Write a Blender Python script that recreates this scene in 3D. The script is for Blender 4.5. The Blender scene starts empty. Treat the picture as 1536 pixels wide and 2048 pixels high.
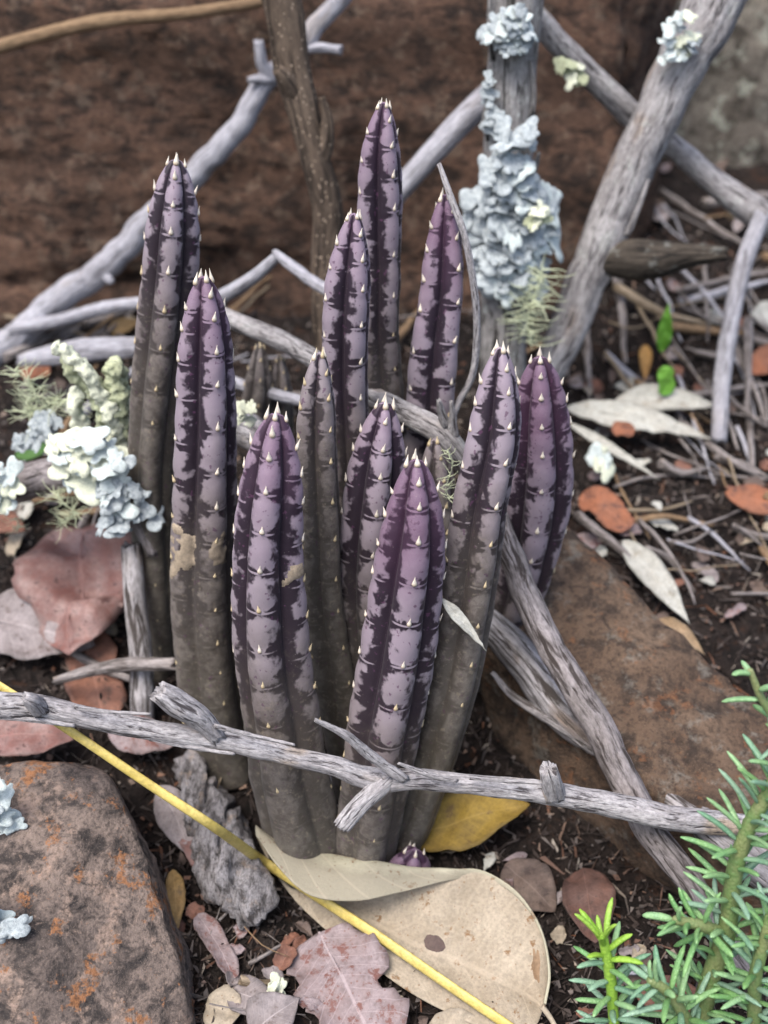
import bpy, bmesh, math, random
import numpy as np
from mathutils import Vector, Matrix

# ------------------------------------------------------------------ camera, sky, sun, exposure
CM = 0.01                                  # the script thinks in centimetres
sc = bpy.context.scene
CAM = np.array([0.0, -22.0, 20.3])         # cm
PITCH = math.radians(28.0)
F = 2196.0                                 # focal length in photo pixels (vertical field of 50 degrees)
cam_d = bpy.data.cameras.new('camera')
cam = bpy.data.objects.new('camera', cam_d)
sc.collection.objects.link(cam)
cam.location = CAM * CM
cam.rotation_euler = (math.pi / 2 - PITCH, 0, 0)
cam_d.sensor_fit = 'VERTICAL'
cam_d.sensor_height = 24.0
cam_d.lens = 24.0 * F / 2048.0
cam_d.clip_start = 0.005
cam_d.clip_end = 60.0
cam_d.dof.use_dof = True
cam_d.dof.focus_distance = 0.242
cam_d.dof.aperture_fstop = 8.2
sc.camera = cam

SUN_EL, SUN_AZ = math.radians(62), math.radians(-145)   # soft light from behind the camera, high, to the left
world = bpy.data.worlds.new('World'); sc.world = world; world.use_nodes = True
wn = world.node_tree
bg = wn.nodes['Background']
sky = wn.nodes.new('ShaderNodeTexSky'); sky.sky_type = 'NISHITA'; sky.sun_disc = False
sky.sun_elevation = SUN_EL
sky.sun_rotation = SUN_AZ
sky.air_density = 1.0; sky.dust_density = 4.0; sky.ozone_density = 1.0
wn.links.new(sky.outputs[0], bg.inputs[0]); bg.inputs[1].default_value = 0.15
sun_d = bpy.data.lights.new('sun', 'SUN'); sun_d.energy = 1.5; sun_d.angle = math.radians(28); sun_d.color = (1.0, 0.97, 0.93)
sun = bpy.data.objects.new('sun', sun_d); sc.collection.objects.link(sun)
sv = Vector((math.cos(SUN_EL) * math.sin(SUN_AZ), math.cos(SUN_EL) * math.cos(SUN_AZ), math.sin(SUN_EL)))
sun.rotation_euler = sv.to_track_quat('Z', 'Y').to_euler()
sc.view_settings.view_transform = 'Standard'
sc.view_settings.look = 'None'
sc.view_settings.exposure = 1.12
sc.view_settings.gamma = 1.0
sc.view_settings.use_curve_mapping = False
sc.cycles.use_denoising = True
try:
    sc.cycles.denoiser = 'OPENIMAGEDENOISE'
except Exception:
    pass
sc.cycles.max_bounces = 6
sc.cycles.use_adaptive_sampling = True

# ------------------------------------------------------------------ numeric helpers
SP, CP = math.sin(PITCH), math.cos(PITCH)
def ray(u, v):
    a, b = u - 768.0, 1024.0 - v
    return np.array([a, F * CP + b * SP, -F * SP + b * CP]) / F     # unit step = 1 cm of view depth
def at_y(u, v, y):
    d = ray(u, v)
    return CAM + d * ((y - CAM[1]) / d[1])
def depth(p):
    q = np.asarray(p) - CAM
    return q[1] * CP - q[2] * SP
def cmpx(p):
    return depth(p) / F

def _h(ix, iy, iz, seed):
    h = (ix * 73856093) ^ (iy * 19349663) ^ (iz * 83492791) ^ (seed * 2654435761)
    h &= 0xffffffff
    h = ((h ^ (h >> 16)) * 0x45d9f3b) & 0xffffffff
    h = ((h ^ (h >> 16)) * 0x45d9f3b) & 0xffffffff
    return ((h ^ (h >> 16)) & 0xffffff) / float(0xffffff)
def vnoise(p, seed=0):
    p = np.asarray(p, float)
    i = np.floor(p).astype(np.int64); f = p - i
    u = f * f * f * (f * (f * 6 - 15) + 10)
    x, y, z = i[..., 0], i[..., 1], i[..., 2]
    out = 0
    for dx in (0, 1):
        for dy in (0, 1):
            for dz in (0, 1):
                w = (u[..., 0] if dx else 1 - u[..., 0]) * (u[..., 1] if dy else 1 - u[..., 1]) * (u[..., 2] if dz else 1 - u[..., 2])
                out = out + w * _h(x + dx, y + dy, z + dz, seed)
    return out * 2 - 1
def fbm(p, seed=0, octv=4, gain=0.5):
    p = np.asarray(p, float); a = 1.0; t = 0; s = 0
    for k in range(octv):
        t = t + a * vnoise(p * (2.03 ** k) + 17.3 * k, seed + k); s += a; a *= gain
    return t / s

def ground_z(x, y):
    x = np.asarray(x, float); y = np.asarray(y, float)
    yy = np.where(y > 40, 40 + (y - 40) * 0.4, np.where(y < -14, -14 + (y + 14) * 0.3, y))
    z = 0.37 * yy
    p = np.stack([x, y, np.zeros_like(x)], -1)
    z = z + 0.9 * fbm(p * 0.12, 3, 2) + 0.28 * fbm(p * 0.7, 5, 3)
    # the clump sits in a shallow bowl of soil
    z = z - 0.35 * np.exp(-((x + 1.0) ** 2 + y ** 2) / 14.0)
    return z
def on_ground(u, v, lift=0.0):
    d = ray(u, v); lo, hi = 5.0, 120.0
    for _ in range(3):                          # march, then refine, all samples at once
        t = np.linspace(lo, hi, 90)
        q = CAM + d * t[:, None]
        under = np.nonzero(q[:, 2] < ground_z(q[:, 0], q[:, 1]) + lift)[0]
        k = int(under[0]) if len(under) else 89
        lo, hi = t[max(k - 1, 0)], t[k]
    return CAM + d * hi

def catmull(pts, n):
    P = np.asarray(pts, float)
    Q = np.vstack([2 * P[0] - P[1], P, 2 * P[-1] - P[-2]])
    out = []
    m = len(P) - 1
    for k in range(n + 1):
        t = k / n * m; i = min(int(t), m - 1); f = t - i
        a, b, c, d = Q[i], Q[i + 1], Q[i + 2], Q[i + 3]
        out.append(0.5 * (2 * b + (c - a) * f + (2 * a - 5 * b + 4 * c - d) * f * f + (3 * b - a - 3 * c + d) * f ** 3))
    return np.array(out)
def resample(pts, step):
    """pts rows: x y z + extra columns; uniform arc length."""
    D = catmull(pts, max(24, 16 * len(pts)))
    s = np.concatenate([[0], np.cumsum(np.linalg.norm(np.diff(D[:, :3], axis=0), axis=1))])
    n = max(3, int(s[-1] / step) + 1)
    t = np.linspace(0, s[-1], n)
    return np.stack([np.interp(t, s, D[:, k]) for k in range(D.shape[1])], 1), t
def frames(P):
    T = np.gradient(P, axis=0); T /= np.linalg.norm(T, axis=1)[:, None] + 1e-12
    N = np.zeros_like(P); B = np.zeros_like(P)
    ref = np.array([0, -1.0, 0.3])
    n = ref - T[0] * ref.dot(T[0])
    if np.linalg.norm(n) < 0.15:
        ref = np.array([1.0, 0, 0]); n = ref - T[0] * ref.dot(T[0])
    n /= np.linalg.norm(n)
    for i in range(len(P)):
        n = n - T[i] * n.dot(T[i]); n /= np.linalg.norm(n)
        N[i] = n; B[i] = np.cross(T[i], n)
    return T, N, B

# ------------------------------------------------------------------ object helpers
C = sc.collection
def props(o, label=None, cat=None, group=None, kind=None):
    for k, v in (('label', label), ('category', cat), ('group', group), ('kind', kind)):
        if v: o[k] = v
    return o
def mesh_data(name, V, faces, mat=None, attrs=None, smooth=True):
    me = bpy.data.meshes.new(name)
    V = np.asarray(V, float) * CM
    me.from_pydata(V.tolist(), [], [list(map(int, f)) for f in faces])
    if smooth:
        me.polygons.foreach_set('use_smooth', np.ones(len(me.polygons), bool))
    for k, a in (attrs or {}).items():
        a = np.asarray(a, np.float32)
        if a.ndim == 1:
            at = me.attributes.new(k, 'FLOAT', 'POINT'); at.data.foreach_set('value', a)
        else:
            at = me.attributes.new(k, 'FLOAT_VECTOR', 'POINT'); at.data.foreach_set('vector', a.ravel())
    if mat: me.materials.append(mat)
    me.update()
    return me
def obj(name, V, faces, mat, parent=None, attrs=None, origin=None, smooth=True):
    """one mesh object; V in world cm. A child keeps its world place under its parent."""
    V = np.asarray(V, float)
    po = np.array(parent['_o']) if parent is not None else None
    if origin is None:
        origin = po if parent is not None else np.array([V[:, 0].mean(), V[:, 1].mean(), V[:, 2].min()])
    me = mesh_data(name, V - origin, faces, mat, attrs, smooth)
    o = bpy.data.objects.new(name, me); C.objects.link(o)
    o['_o'] = [float(x) for x in origin]
    if parent is not None:
        o.parent = parent; o.location = [float(x) for x in (np.asarray(origin) - po) * CM]
    else:
        o.location = [float(x) for x in np.asarray(origin) * CM]
    return o
def empty(name, loc):
    o = bpy.data.objects.new(name, None); C.objects.link(o)
    o.location = [float(x) for x in np.asarray(loc) * CM]; o['_o'] = [float(x) for x in loc]
    o.empty_display_size = 0.01
    return o
def piece(name, me, parent, pos, zdir, xdir=None, scale=1.0, mat=None):
    """shared-mesh piece under a parent; pos in world cm."""
    o = bpy.data.objects.new(name, me); C.objects.link(o)
    z = Vector(zdir).normalized()
    x = Vector(xdir) if xdir is not None else Vector((1, 0, 0.01))
    x = x - z * x.dot(z)
    if x.length < 1e-4: x = z.orthogonal()
    x.normalize(); y = z.cross(x)
    R = Matrix((x, y, z)).transposed()
    s = scale if hasattr(scale, '__len__') else (scale,) * 3
    o.rotation_mode = 'QUATERNION'
    o.rotation_quaternion = R.to_quaternion(); o.scale = s
    po = np.array(parent['_o']) if parent is not None else np.zeros(3)
    o.location = [float(q) for q in (np.asarray(pos) - po) * CM]
    if parent is not None: o.parent = parent
    if mat is not None:
        o.material_slots[0].link = 'OBJECT'; o.material_slots[0].material = mat
    return o
def grid_faces(n, m, wrap=False):
    i, j = np.meshgrid(np.arange(n - 1), np.arange(m if wrap else m - 1), indexing='ij')
    j2 = (j + 1) % m
    return np.stack([i * m + j, i * m + j2, (i + 1) * m + j2, (i + 1) * m + j], -1).reshape(-1, 4).tolist()

# ------------------------------------------------------------------ material helpers
class Mat:
    def __init__(s, name, rough=0.75, spec=0.25):
        s.m = bpy.data.materials.new(name); s.m.use_nodes = True
        s.nt = s.m.node_tree; s.b = s.nt.nodes['Principled BSDF']
        s.b.inputs['Roughness'].default_value = rough
        s.b.inputs['Specular IOR Level'].default_value = spec
        s._p = None
    def n(s, t): return s.nt.nodes.new(t)
    def link(s, a, b): s.nt.links.new(a, b)
    def put(s, sock, v):
        if isinstance(v, (int, float)): sock.default_value = v
        elif isinstance(v, (tuple, list)):
            sock.default_value = tuple(v) + ((1.0,) if len(v) == 3 and sock.type == 'RGBA' else ())
        else: s.link(v, sock)
    def pos(s):
        if s._p is None:
            tc = s.n('ShaderNodeTexCoord'); oi = s.n('ShaderNodeObjectInfo')
            v = s.n('ShaderNodeVectorMath'); v.operation = 'SCALE'; v.inputs['Scale'].default_value = 100.0
            s.link(tc.outputs['Object'], v.inputs[0])
            a = s.n('ShaderNodeVectorMath'); a.operation = 'MULTIPLY_ADD'
            a.inputs[0].default_value = (37.0, 53.0, 71.0)
            s.link(oi.outputs['Random'], a.inputs[1]); s.link(v.outputs[0], a.inputs[2])
            s._p = a.outputs[0]
        return s._p
    def attr(s, name, vec=False):
        a = s.n('ShaderNodeAttribute'); a.attribute_name = name
        return a.outputs['Vector'] if vec else a.outputs['Fac']
    def rnd(s):
        return s.n('ShaderNodeObjectInfo').outputs['Random']
    def vscale(s, v, k):
        a = s.n('ShaderNodeVectorMath'); a.operation = 'MULTIPLY'; s.link(v, a.inputs[0]); a.inputs[1].default_value = k
        return a.outputs[0]
    def noise(s, scale, detail=4, rough=0.55, vec=None, dist=0.0):
        t = s.n('ShaderNodeTexNoise'); t.inputs['Scale'].default_value = scale; t.inputs['Detail'].default_value = detail
        t.inputs['Roughness'].default_value = rough; t.inputs['Distortion'].default_value = dist
        s.link(vec if vec is not None else s.pos(), t.inputs['Vector'])
        return t.outputs['Fac']
    def voro(s, scale, vec=None, feature='F1'):
        t = s.n('ShaderNodeTexVoronoi'); t.feature = feature; t.inputs['Scale'].default_value = scale
        s.link(vec if vec is not None else s.pos(), t.inputs['Vector'])
        return t.outputs['Distance']
    def math(s, op, a, b=0.0, clamp=False):
        t = s.n('ShaderNodeMath'); t.operation = op; t.use_clamp = clamp
        s.put(t.inputs[0], a); s.put(t.inputs[1], b); return t.outputs[0]
    def mr(s, v, a, b, c=0.0, d=1.0, smooth=True):
        t = s.n('ShaderNodeMapRange'); t.interpolation_type = 'SMOOTHSTEP' if smooth else 'LINEAR'
        s.put(t.inputs[0], v)
        for k, q in zip((1, 2, 3, 4), (a, b, c, d)): t.inputs[k].default_value = q
        return t.outputs[0]
    def mix(s, f, a, b, mode='MIX'):
        t = s.n('ShaderNodeMix'); t.data_type = 'RGBA'; t.blend_type = mode
        s.put(t.inputs[0], f); s.put(t.inputs[6], a); s.put(t.inputs[7], b); return t.outputs[2]
    def ramp(s, f, stops):
        t = s.n('ShaderNodeValToRGB'); e = t.color_ramp.elements
        while len(e) < len(stops): e.new(0.5)
        for q, (p, c) in zip(e, stops): q.position = p; q.color = tuple(c) + (1.0,)
        s.put(t.inputs[0], f); return t.outputs[0]
    def bump(s, h, strength=0.4, dist=0.05):
        t = s.n('ShaderNodeBump'); t.inputs['Strength'].default_value = strength; t.inputs['Distance'].default_value = dist * CM
        s.link(h, t.inputs['Height'])
        s.link(t.outputs[0], s.b.inputs['Normal'])
    def color(s, c): s.put(s.b.inputs['Base Color'], c); return s.m

def wood(name, light, mid, dark, tan=None, tanamt=0.0, speck=None, fscale=9.0, crack=(0.38, 0.52), lich=0.0):
    m = Mat(name, 0.85, 0.15)
    bk = m.attr('bark', True)
    v1 = m.vscale(bk, (fscale, fscale, fscale * 0.13))
    f = m.noise(1.0, 5, 0.65, v1, 0.6)
    f2 = m.noise(1.0, 4, 0.7, m.vscale(bk, (fscale * 1.8, fscale * 1.8, fscale * 0.7)))
    big = m.noise(1.0, 3, 0.55, m.vscale(bk, (1.4, 1.4, 0.7)))
    base = m.mix(m.mr(big, 0.35, 0.65), mid, light)
    if tan: base = m.mix(m.math('MULTIPLY', m.mr(m.noise(1.0, 3, 0.5, m.vscale(bk, (1.1, 1.1, 0.5))), 0.55, 0.68), tanamt), base, tan)
    if lich: base = m.mix(m.math('MULTIPLY', m.mr(m.noise(1.0, 5, 0.7, m.vscale(bk, (2.2, 2.2, 1.6))), 0.56, 0.62), lich), base, (0.50, 0.53, 0.50))
    base = m.mix(m.mr(f2, 0.3, 0.7, 0.0, 0.55), base, dark)
    c = m.mix(m.mr(f, crack[0], crack[1], 1.0, 0.0), base, dark)
    if speck:
        c = m.mix(m.mr(m.voro(1.0, m.vscale(bk, (7, 7, 5))), 0.16, 0.24, 1.0, 0.0), c, speck)
    h = m.math('ADD', m.math('MULTIPLY', m.mr(f, 0.3, 0.6), 1.0), m.math('MULTIPLY', f2, 0.5))
    m.bump(h, 0.7, 0.05)
    return m.color(c)

def leafmat(name, a, b, spot=None, spotamt=0.5, vein=0.25, rough=0.7, spec=0.3, flap=None, trans=0.0, veincol=None):
    m = Mat(name, rough, spec)
    uv = m.attr('leaf', True)                 # x along, y across (-1..1), z flap
    big = m.noise(1.3, 4, 0.6); fine = m.noise(14.0, 4, 0.65)
    c = m.mix(m.mr(big, 0.35, 0.66), a, b)
    c = m.mix(m.mr(fine, 0.3, 0.75, 0.0, 0.45), c, tuple(0.4 * x for x in a))
    c = m.mix(m.mr(m.noise(4.5, 5, 0.7), 0.45, 0.7, 0.0, 0.55), c, tuple(0.5 * x for x in b))
    sx = m.n('ShaderNodeSeparateXYZ'); m.link(uv, sx.inputs[0])
    if flap: c = m.mix(sx.outputs[2], c, m.mix(m.mr(fine, 0.3, 0.75, 0.0, 0.3), flap, tuple(0.6 * x for x in flap)))
    if spot:
        k = m.noise(2.6, 5, 0.7)
        c = m.mix(m.mr(k, 0.60 - 0.1 * spotamt, 0.68 - 0.1 * spotamt), c, spot)
        k2 = m.voro(5.0)
        c = m.mix(m.mr(k2, 0.07, 0.16, 0.75, 0.0), c, spot)
    # midrib and side veins, a paler line of the leaf itself
    ay = m.math('ABSOLUTE', sx.outputs[1])
    c = m.mix(m.mr(m.math('ADD', ay, m.math('MULTIPLY', m.math('SUBTRACT', big, 0.5), 0.6)), 0.72, 1.02, 0.0, 0.6), c, tuple(0.45 * x for x in b)) if vein > 0 else c
    mid = m.mr(ay, 0.015, 0.05, 1.0, 0.0)
    sv_ = m.math('FRACT', m.math('SUBTRACT', m.math('MULTIPLY', sx.outputs[0], 11.0), m.math('MULTIPLY', ay, 2.2)))
    side = m.mr(m.math('ABSOLUTE', m.math('SUBTRACT', sv_, 0.5)), 0.02, 0.07, 0.55, 0.0)
    vn = m.math('MULTIPLY', m.math('MAXIMUM', mid, side), vein)
    c = m.mix(vn, c, veincol or tuple(min(1, 1.5 * x + 0.05) for x in a))
    m.bump(m.math('ADD', m.math('MULTIPLY', vn, 1.5), fine), 0.5, 0.03)
    return m.color(c)

# ------------------------------------------------------------------ materials
def stem_material():
    m = Mat('stem_skin', 0.52, 0.35)
    crest = m.attr('crest'); d = m.attr('tipd'); seg = m.attr('seg'); age = m.attr('age')
    n1 = m.noise(3.4, 2.5, 0.5, None, 0.3); n2 = m.noise(9.0, 3, 0.6); n3 = m.noise(1.1, 2, 0.5)
    fine = m.noise(60.0, 3, 0.6)
    dd = m.math('ADD', m.math('ADD', d, m.math('MULTIPLY', m.math('SUBTRACT', n3, 0.5), 3.0)), age)
    dn = m.math('DIVIDE', dd, 12.0)
    light = m.ramp(dn, [(0.0, (0.135, 0.078, 0.125)), (0.09, (0.185, 0.128, 0.178)), (0.2, (0.225, 0.178, 0.22)), (0.32, (0.235, 0.195, 0.23)), (0.5, (0.18, 0.152, 0.156)), (0.66, (0.125, 0.108, 0.094)), (1.0, (0.085, 0.076, 0.058))])
    dark = m.ramp(dn, [(0.0, (0.036, 0.015, 0.033)), (0.2, (0.018, 0.010, 0.019)), (0.45, (0.020, 0.013, 0.019)), (0.62, (0.048, 0.040, 0.038)), (0.8, (0.072, 0.063, 0.054)), (1.0, (0.066, 0.058, 0.046))])
    e = m.math('ADD', crest, m.math('MULTIPLY', m.math('SUBTRACT', n1, 0.5), 1.5))
    e = m.math('ADD', e, m.math('MULTIPLY', m.math('SUBTRACT', n2, 0.5), 0.35))
    up = m.mr(d, 0.0, 1.6, 0.22, 0.0)
    e = m.math('ADD', e, up)
    # dark band across the rib at each tooth
    sd = m.math('MINIMUM', seg, m.math('SUBTRACT', 1.0, seg))
    notch = m.mr(m.math('ADD', sd, m.math('MULTIPLY', m.math('SUBTRACT', n1, 0.5), 0.25)), -0.04, 0.26, 1.0, 0.0)
    notch = m.math('MULTIPLY', notch, m.mr(m.noise(1.7, 3, 0.6), 0.35, 0.65, 0.25, 0.95))
    mask = m.mr(m.math('SUBTRACT', e, notch), 0.30, 0.60)
    c = m.mix(mask, dark, light)
    # small dark freckles on the light patches
    fr = m.mr(m.noise(7.5, 2, 0.5), 0.655, 0.70)
    c = m.mix(m.math('MULTIPLY', fr, 0.75), c, (0.075, 0.03, 0.065))
    c = m.mix(m.math('MULTIPLY', m.mr(fine, 0.35, 0.75, 0.0, 0.22), mask), c, (0.30, 0.26, 0.28))
    grime = m.mr(m.noise(4.2, 5, 0.72, None, 0.4), 0.40, 0.62, 0.0, 0.6)
    c = m.mix(m.math('MULTIPLY', grime, m.mr(dn, 0.35, 0.75)), c, (0.045, 0.036, 0.030))
    c = m.mix(m.math('MULTIPLY', m.mr(m.noise(6.5, 4, 0.7), 0.56, 0.66, 0.0, 0.5), m.mr(dn, 0.35, 0.75)), c, (0.20, 0.17, 0.13))
    # pale dust specks
    sp = m.mr(m.voro(13.0), 0.05, 0.11, 0.65, 0.0)
    sp = m.math('MULTIPLY', sp, m.mr(m.noise(2.0, 2, 0.5), 0.5, 0.6))
    c = m.mix(sp, c, (0.42, 0.38, 0.34))
    m.bump(m.math('ADD', m.math('MULTIPLY', fine, 0.6), n2), 0.25, 0.03)
    m.b.inputs['Sheen Weight'].default_value = 0.04
    return m.color(c)
M_stem = stem_material()
def spine_material(name, a, b):
    m = Mat(name, 0.5, 0.4)
    z = m.attr('zz')
    c = m.mix(m.mr(z, 0.0, 0.45), b, a)
    c = m.mix(m.mr(m.noise(30.0, 3), 0.4, 0.75, 0.0, 0.3), c, b)
    return m.color(c)
M_spine_new = spine_material('spine_fresh', (0.64, 0.58, 0.49), (0.42, 0.34, 0.24))
M_spine_old = spine_material('spine_aged', (0.52, 0.43, 0.27), (0.27, 0.20, 0.12))
M_scar = leafmat('scar_cork', (0.36, 0.29, 0.21), (0.22, 0.18, 0.14), None, 0, 0.0)

M_twig = wood('weathered_twig', (0.52, 0.50, 0.505), (0.37, 0.35, 0.355), (0.06, 0.053, 0.055), (0.46, 0.36, 0.26), 0.9, fscale=11.0, crack=(0.36, 0.46))
M_branch = wood('weathered_branch', (0.43, 0.415, 0.415), (0.29, 0.275, 0.275), (0.05, 0.044, 0.044), (0.30, 0.22, 0.16), 0.5, fscale=7.0, lich=0.4, crack=(0.36, 0.47))
M_lichbranch = wood('lichened_branch', (0.33, 0.32, 0.315), (0.21, 0.20, 0.195), (0.03, 0.028, 0.025), fscale=6.0, lich=0.6, crack=(0.38, 0.5))
M_smooth = wood('smooth_grey_branch', (0.42, 0.42, 0.46), (0.33, 0.325, 0.355), (0.13, 0.125, 0.135), (0.30, 0.26, 0.23), 0.6, fscale=5.0, crack=(0.33, 0.47))
M_brown = wood('brown_bark', (0.125, 0.095, 0.072), (0.085, 0.063, 0.047), (0.025, 0.019, 0.015), speck=(0.24, 0.19, 0.145), fscale=4.0)
M_tan = wood('tan_bark', (0.27, 0.185, 0.11), (0.21, 0.14, 0.085), (0.10, 0.065, 0.04), fscale=5.0, crack=(0.25, 0.4))
M_root = wood('grey_root', (0.44, 0.42, 0.43), (0.29, 0.27, 0.265), (0.05, 0.042, 0.038), (0.24, 0.17, 0.12), 0.8, fscale=5.0)
M_diag = wood('dull_branch', (0.33, 0.30, 0.305), (0.23, 0.205, 0.20), (0.05, 0.041, 0.038), fscale=8.0)
M_litter_twig = wood('litter_twig', (0.34, 0.31, 0.30), (0.21, 0.185, 0.175), (0.06, 0.05, 0.045), (0.26, 0.18, 0.11), 0.8, fscale=6.0)

def rock_material(name, a, b, dark, orange=None, orangeamt=0.0, pale=None, paleamt=0.0, stretch=(1, 1, 1), sc_=1.0, rough=0.85):
    m = Mat(name, rough, 0.2)
    v = m.vscale(m.pos(), stretch)
    big = m.noise(0.35 * sc_, 4, 0.6, v); mid = m.noise(1.6 * sc_, 5, 0.68, v, 0.4); fine = m.noise(9.0 * sc_, 5, 0.7, v)
    c = m.mix(m.mr(big, 0.35, 0.65), a, b)
    c = m.mix(m.mr(mid, 0.36, 0.58, 0.92, 0.0), c, dark)
    if pale:
        c = m.mix(m.math('MULTIPLY', m.mr(m.noise(1.3 * sc_, 5, 0.7), 0.53, 0.64), paleamt), c, pale)
    if orange:
        k = m.mr(m.math('ADD', m.noise(1.15 * sc_, 5, 0.72), m.math('MULTIPLY', m.math('SUBTRACT', fine, 0.5), 0.18)), 0.565, 0.635)
        c = m.mix(m.math('MULTIPLY', k, orangeamt), c, m.mix(m.mr(fine, 0.35, 0.65), tuple(0.7 * x for x in orange), orange))
    c = m.mix(m.mr(fine, 0.28, 0.58, 0.7, 0.0), c, tuple(0.6 * x for x in dark))
    c = m.mix(m.mr(m.noise(26.0 * sc_, 3, 0.6), 0.58, 0.75, 0.0, 0.4), c, tuple(min(1, 1.6 * x + 0.03) for x in b))
    m.bump(m.math('ADD', m.math('MULTIPLY', mid, 1.2), fine), 0.9, 0.12)
    return m.color(c)
M_wall = rock_material('brown_sandstone', (0.072, 0.042, 0.029), (0.125, 0.072, 0.049), (0.016, 0.012, 0.010), None, 0, (0.16, 0.115, 0.085), 0.65, (0.7, 1, 1.3), 1.0)
M_rockr = rock_material('brown_stone', (0.105, 0.068, 0.046), (0.16, 0.11, 0.076), (0.035, 0.026, 0.021), (0.26, 0.10, 0.035), 0.35, (0.19, 0.175, 0.15), 0.6, (1, 1, 1), 0.9)
M_rockl = rock_material('rusty_stone', (0.15, 0.118, 0.102), (0.24, 0.185, 0.155), (0.034, 0.030, 0.029), (0.32, 0.145, 0.065), 0.9, (0.33, 0.24, 0.19), 0.85, (1, 1, 1), 1.1)
M_rockg = rock_material('grey_stone', (0.14, 0.12, 0.10), (0.20, 0.18, 0.15), (0.045, 0.038, 0.03), None, 0, (0.34, 0.35, 0.29), 0.8, (1, 1, 1), 0.7)
M_soil = rock_material('dark_soil', (0.013, 0.009, 0.008), (0.025, 0.018, 0.015), (0.005, 0.004, 0.0035), (0.08, 0.035, 0.018), 0.35, (0.07, 0.056, 0.05), 0.35, (1, 1, 1), 1.3, 0.95)

M_leaf_tan = leafmat('leaf_tan', (0.29, 0.24, 0.175), (0.37, 0.315, 0.24), (0.17, 0.10, 0.05), 0.1, 0.25, flap=(0.36, 0.34, 0.25))
M_leaf_yellow = leafmat('leaf_yellow', (0.25, 0.165, 0.03), (0.19, 0.125, 0.03), (0.12, 0.075, 0.025), 0.2, 0.2)
M_leaf_red = leafmat('leaf_red', (0.17, 0.075, 0.062), (0.27, 0.18, 0.165), (0.08, 0.04, 0.035), 0.4, 0.3, 0.5, 0.4)
M_leaf_rust = leafmat('leaf_rust', (0.22, 0.10, 0.065), (0.15, 0.075, 0.055), (0.07, 0.04, 0.03), 0.3, 0.2)
M_leaf_rust_shade = leafmat('leaf_rust_shade', (0.13, 0.065, 0.048), (0.095, 0.055, 0.045), (0.05, 0.03, 0.025), 0.4, 0.2)  # darker rust leaf, the partial shade on it is put into the colour
M_leaf_grey = leafmat('leaf_grey', (0.27, 0.235, 0.235), (0.20, 0.17, 0.165), (0.10, 0.075, 0.07), 0.3, 0.3)
M_leaf_mauve = leafmat('leaf_mauve', (0.27, 0.22, 0.225), (0.21, 0.155, 0.15), (0.14, 0.065, 0.055), 0.7, 0.35)
M_leaf_brown = leafmat('leaf_brown', (0.14, 0.10, 0.08), (0.09, 0.065, 0.055), (0.05, 0.035, 0.03), 0.3, 0.2)
M_leaf_pale = leafmat('leaf_pale', (0.42, 0.42, 0.38), (0.35, 0.34, 0.30), (0.20, 0.17, 0.13), 0.1, 0.15)
M_leaf_orange = leafmat('leaf_orange', (0.27, 0.10, 0.05), (0.20, 0.085, 0.05), (0.09, 0.04, 0.03), 0.5, 0.2)
M_straw = leafmat('straw_yellow', (0.62, 0.50, 0.16), (0.52, 0.40, 0.10), None, 0, 0.0, 0.45, 0.45)
M_drystraw = leafmat('straw_dry', (0.30, 0.25, 0.18), (0.22, 0.17, 0.12), None, 0, 0.0)
M_paleblade = leafmat('blade_pale', (0.40, 0.40, 0.36), (0.33, 0.32, 0.28), None, 0, 0.2)
def lichen_material(name, a, b, dark, gr=18.0):
    m = Mat(name, 0.85, 0.2)
    n = m.noise(4.0, 4, 0.6); f = m.noise(gr, 4, 0.65)
    c = m.mix(m.mr(n, 0.35, 0.65), a, b)
    c = m.mix(m.mr(f, 0.3, 0.55, 0.55, 0.0), c, dark)
    m.bump(f, 0.6, 0.04)
    return m.color(c)
M_lich_blue = lichen_material('lichen_blue_grey', (0.43, 0.475, 0.485), (0.27, 0.305, 0.32), (0.11, 0.125, 0.13))
M_lich_pale = lichen_material('lichen_cream', (0.68, 0.70, 0.55), (0.56, 0.59, 0.46), (0.24, 0.26, 0.18))
M_lich_white = lichen_material('lichen_white', (0.56, 0.62, 0.61), (0.42, 0.48, 0.47), (0.2, 0.23, 0.22))
M_lich_green = lichen_material('lichen_green_crust', (0.45, 0.48, 0.32), (0.36, 0.39, 0.25), (0.18, 0.19, 0.12), 12.0)
M_usnea = lichen_material('beard_lichen', (0.56, 0.60, 0.40), (0.48, 0.53, 0.37), (0.32, 0.35, 0.24))
def green_material(name, a, b, pale):
    m = Mat(name, 0.5, 0.4)
    c = m.mix(m.mr(m.noise(3.0, 3), 0.35, 0.65), a, b)
    c = m.mix(m.mr(m.voro(16.0), 0.10, 0.26, 0.55, 0.0), c, pale)
    c = m.mix(m.mr(m.rnd(), 0.0, 1.0, 0.0, 0.3), c, pale)
    m.bump(m.voro(16.0), 0.5, 0.03)
    m.b.inputs['Subsurface Weight'].default_value = 0.0
    return m.color(c)
M_green = green_material('herb_leaf', (0.11, 0.25, 0.085), (0.155, 0.30, 0.10), (0.38, 0.52, 0.35))
M_green_b = green_material('herb_leaf_blue', (0.11, 0.23, 0.14), (0.15, 0.27, 0.16), (0.38, 0.50, 0.40))
M_herbstem = green_material('herb_stem', (0.11, 0.18, 0.06), (0.16, 0.19, 0.075), (0.28, 0.28, 0.15))
M_bright = green_material('young_shoot', (0.15, 0.30, 0.02), (0.21, 0.37, 0.035), (0.36, 0.52, 0.12))
M_darkgreen = leafmat('leaf_green', (0.05, 0.12, 0.03), (0.07, 0.15, 0.035), None, 0, 0.2)
M_shoot = green_material('grass_shoot', (0.10, 0.27, 0.025), (0.14, 0.34, 0.04), (0.20, 0.40, 0.08))

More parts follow.
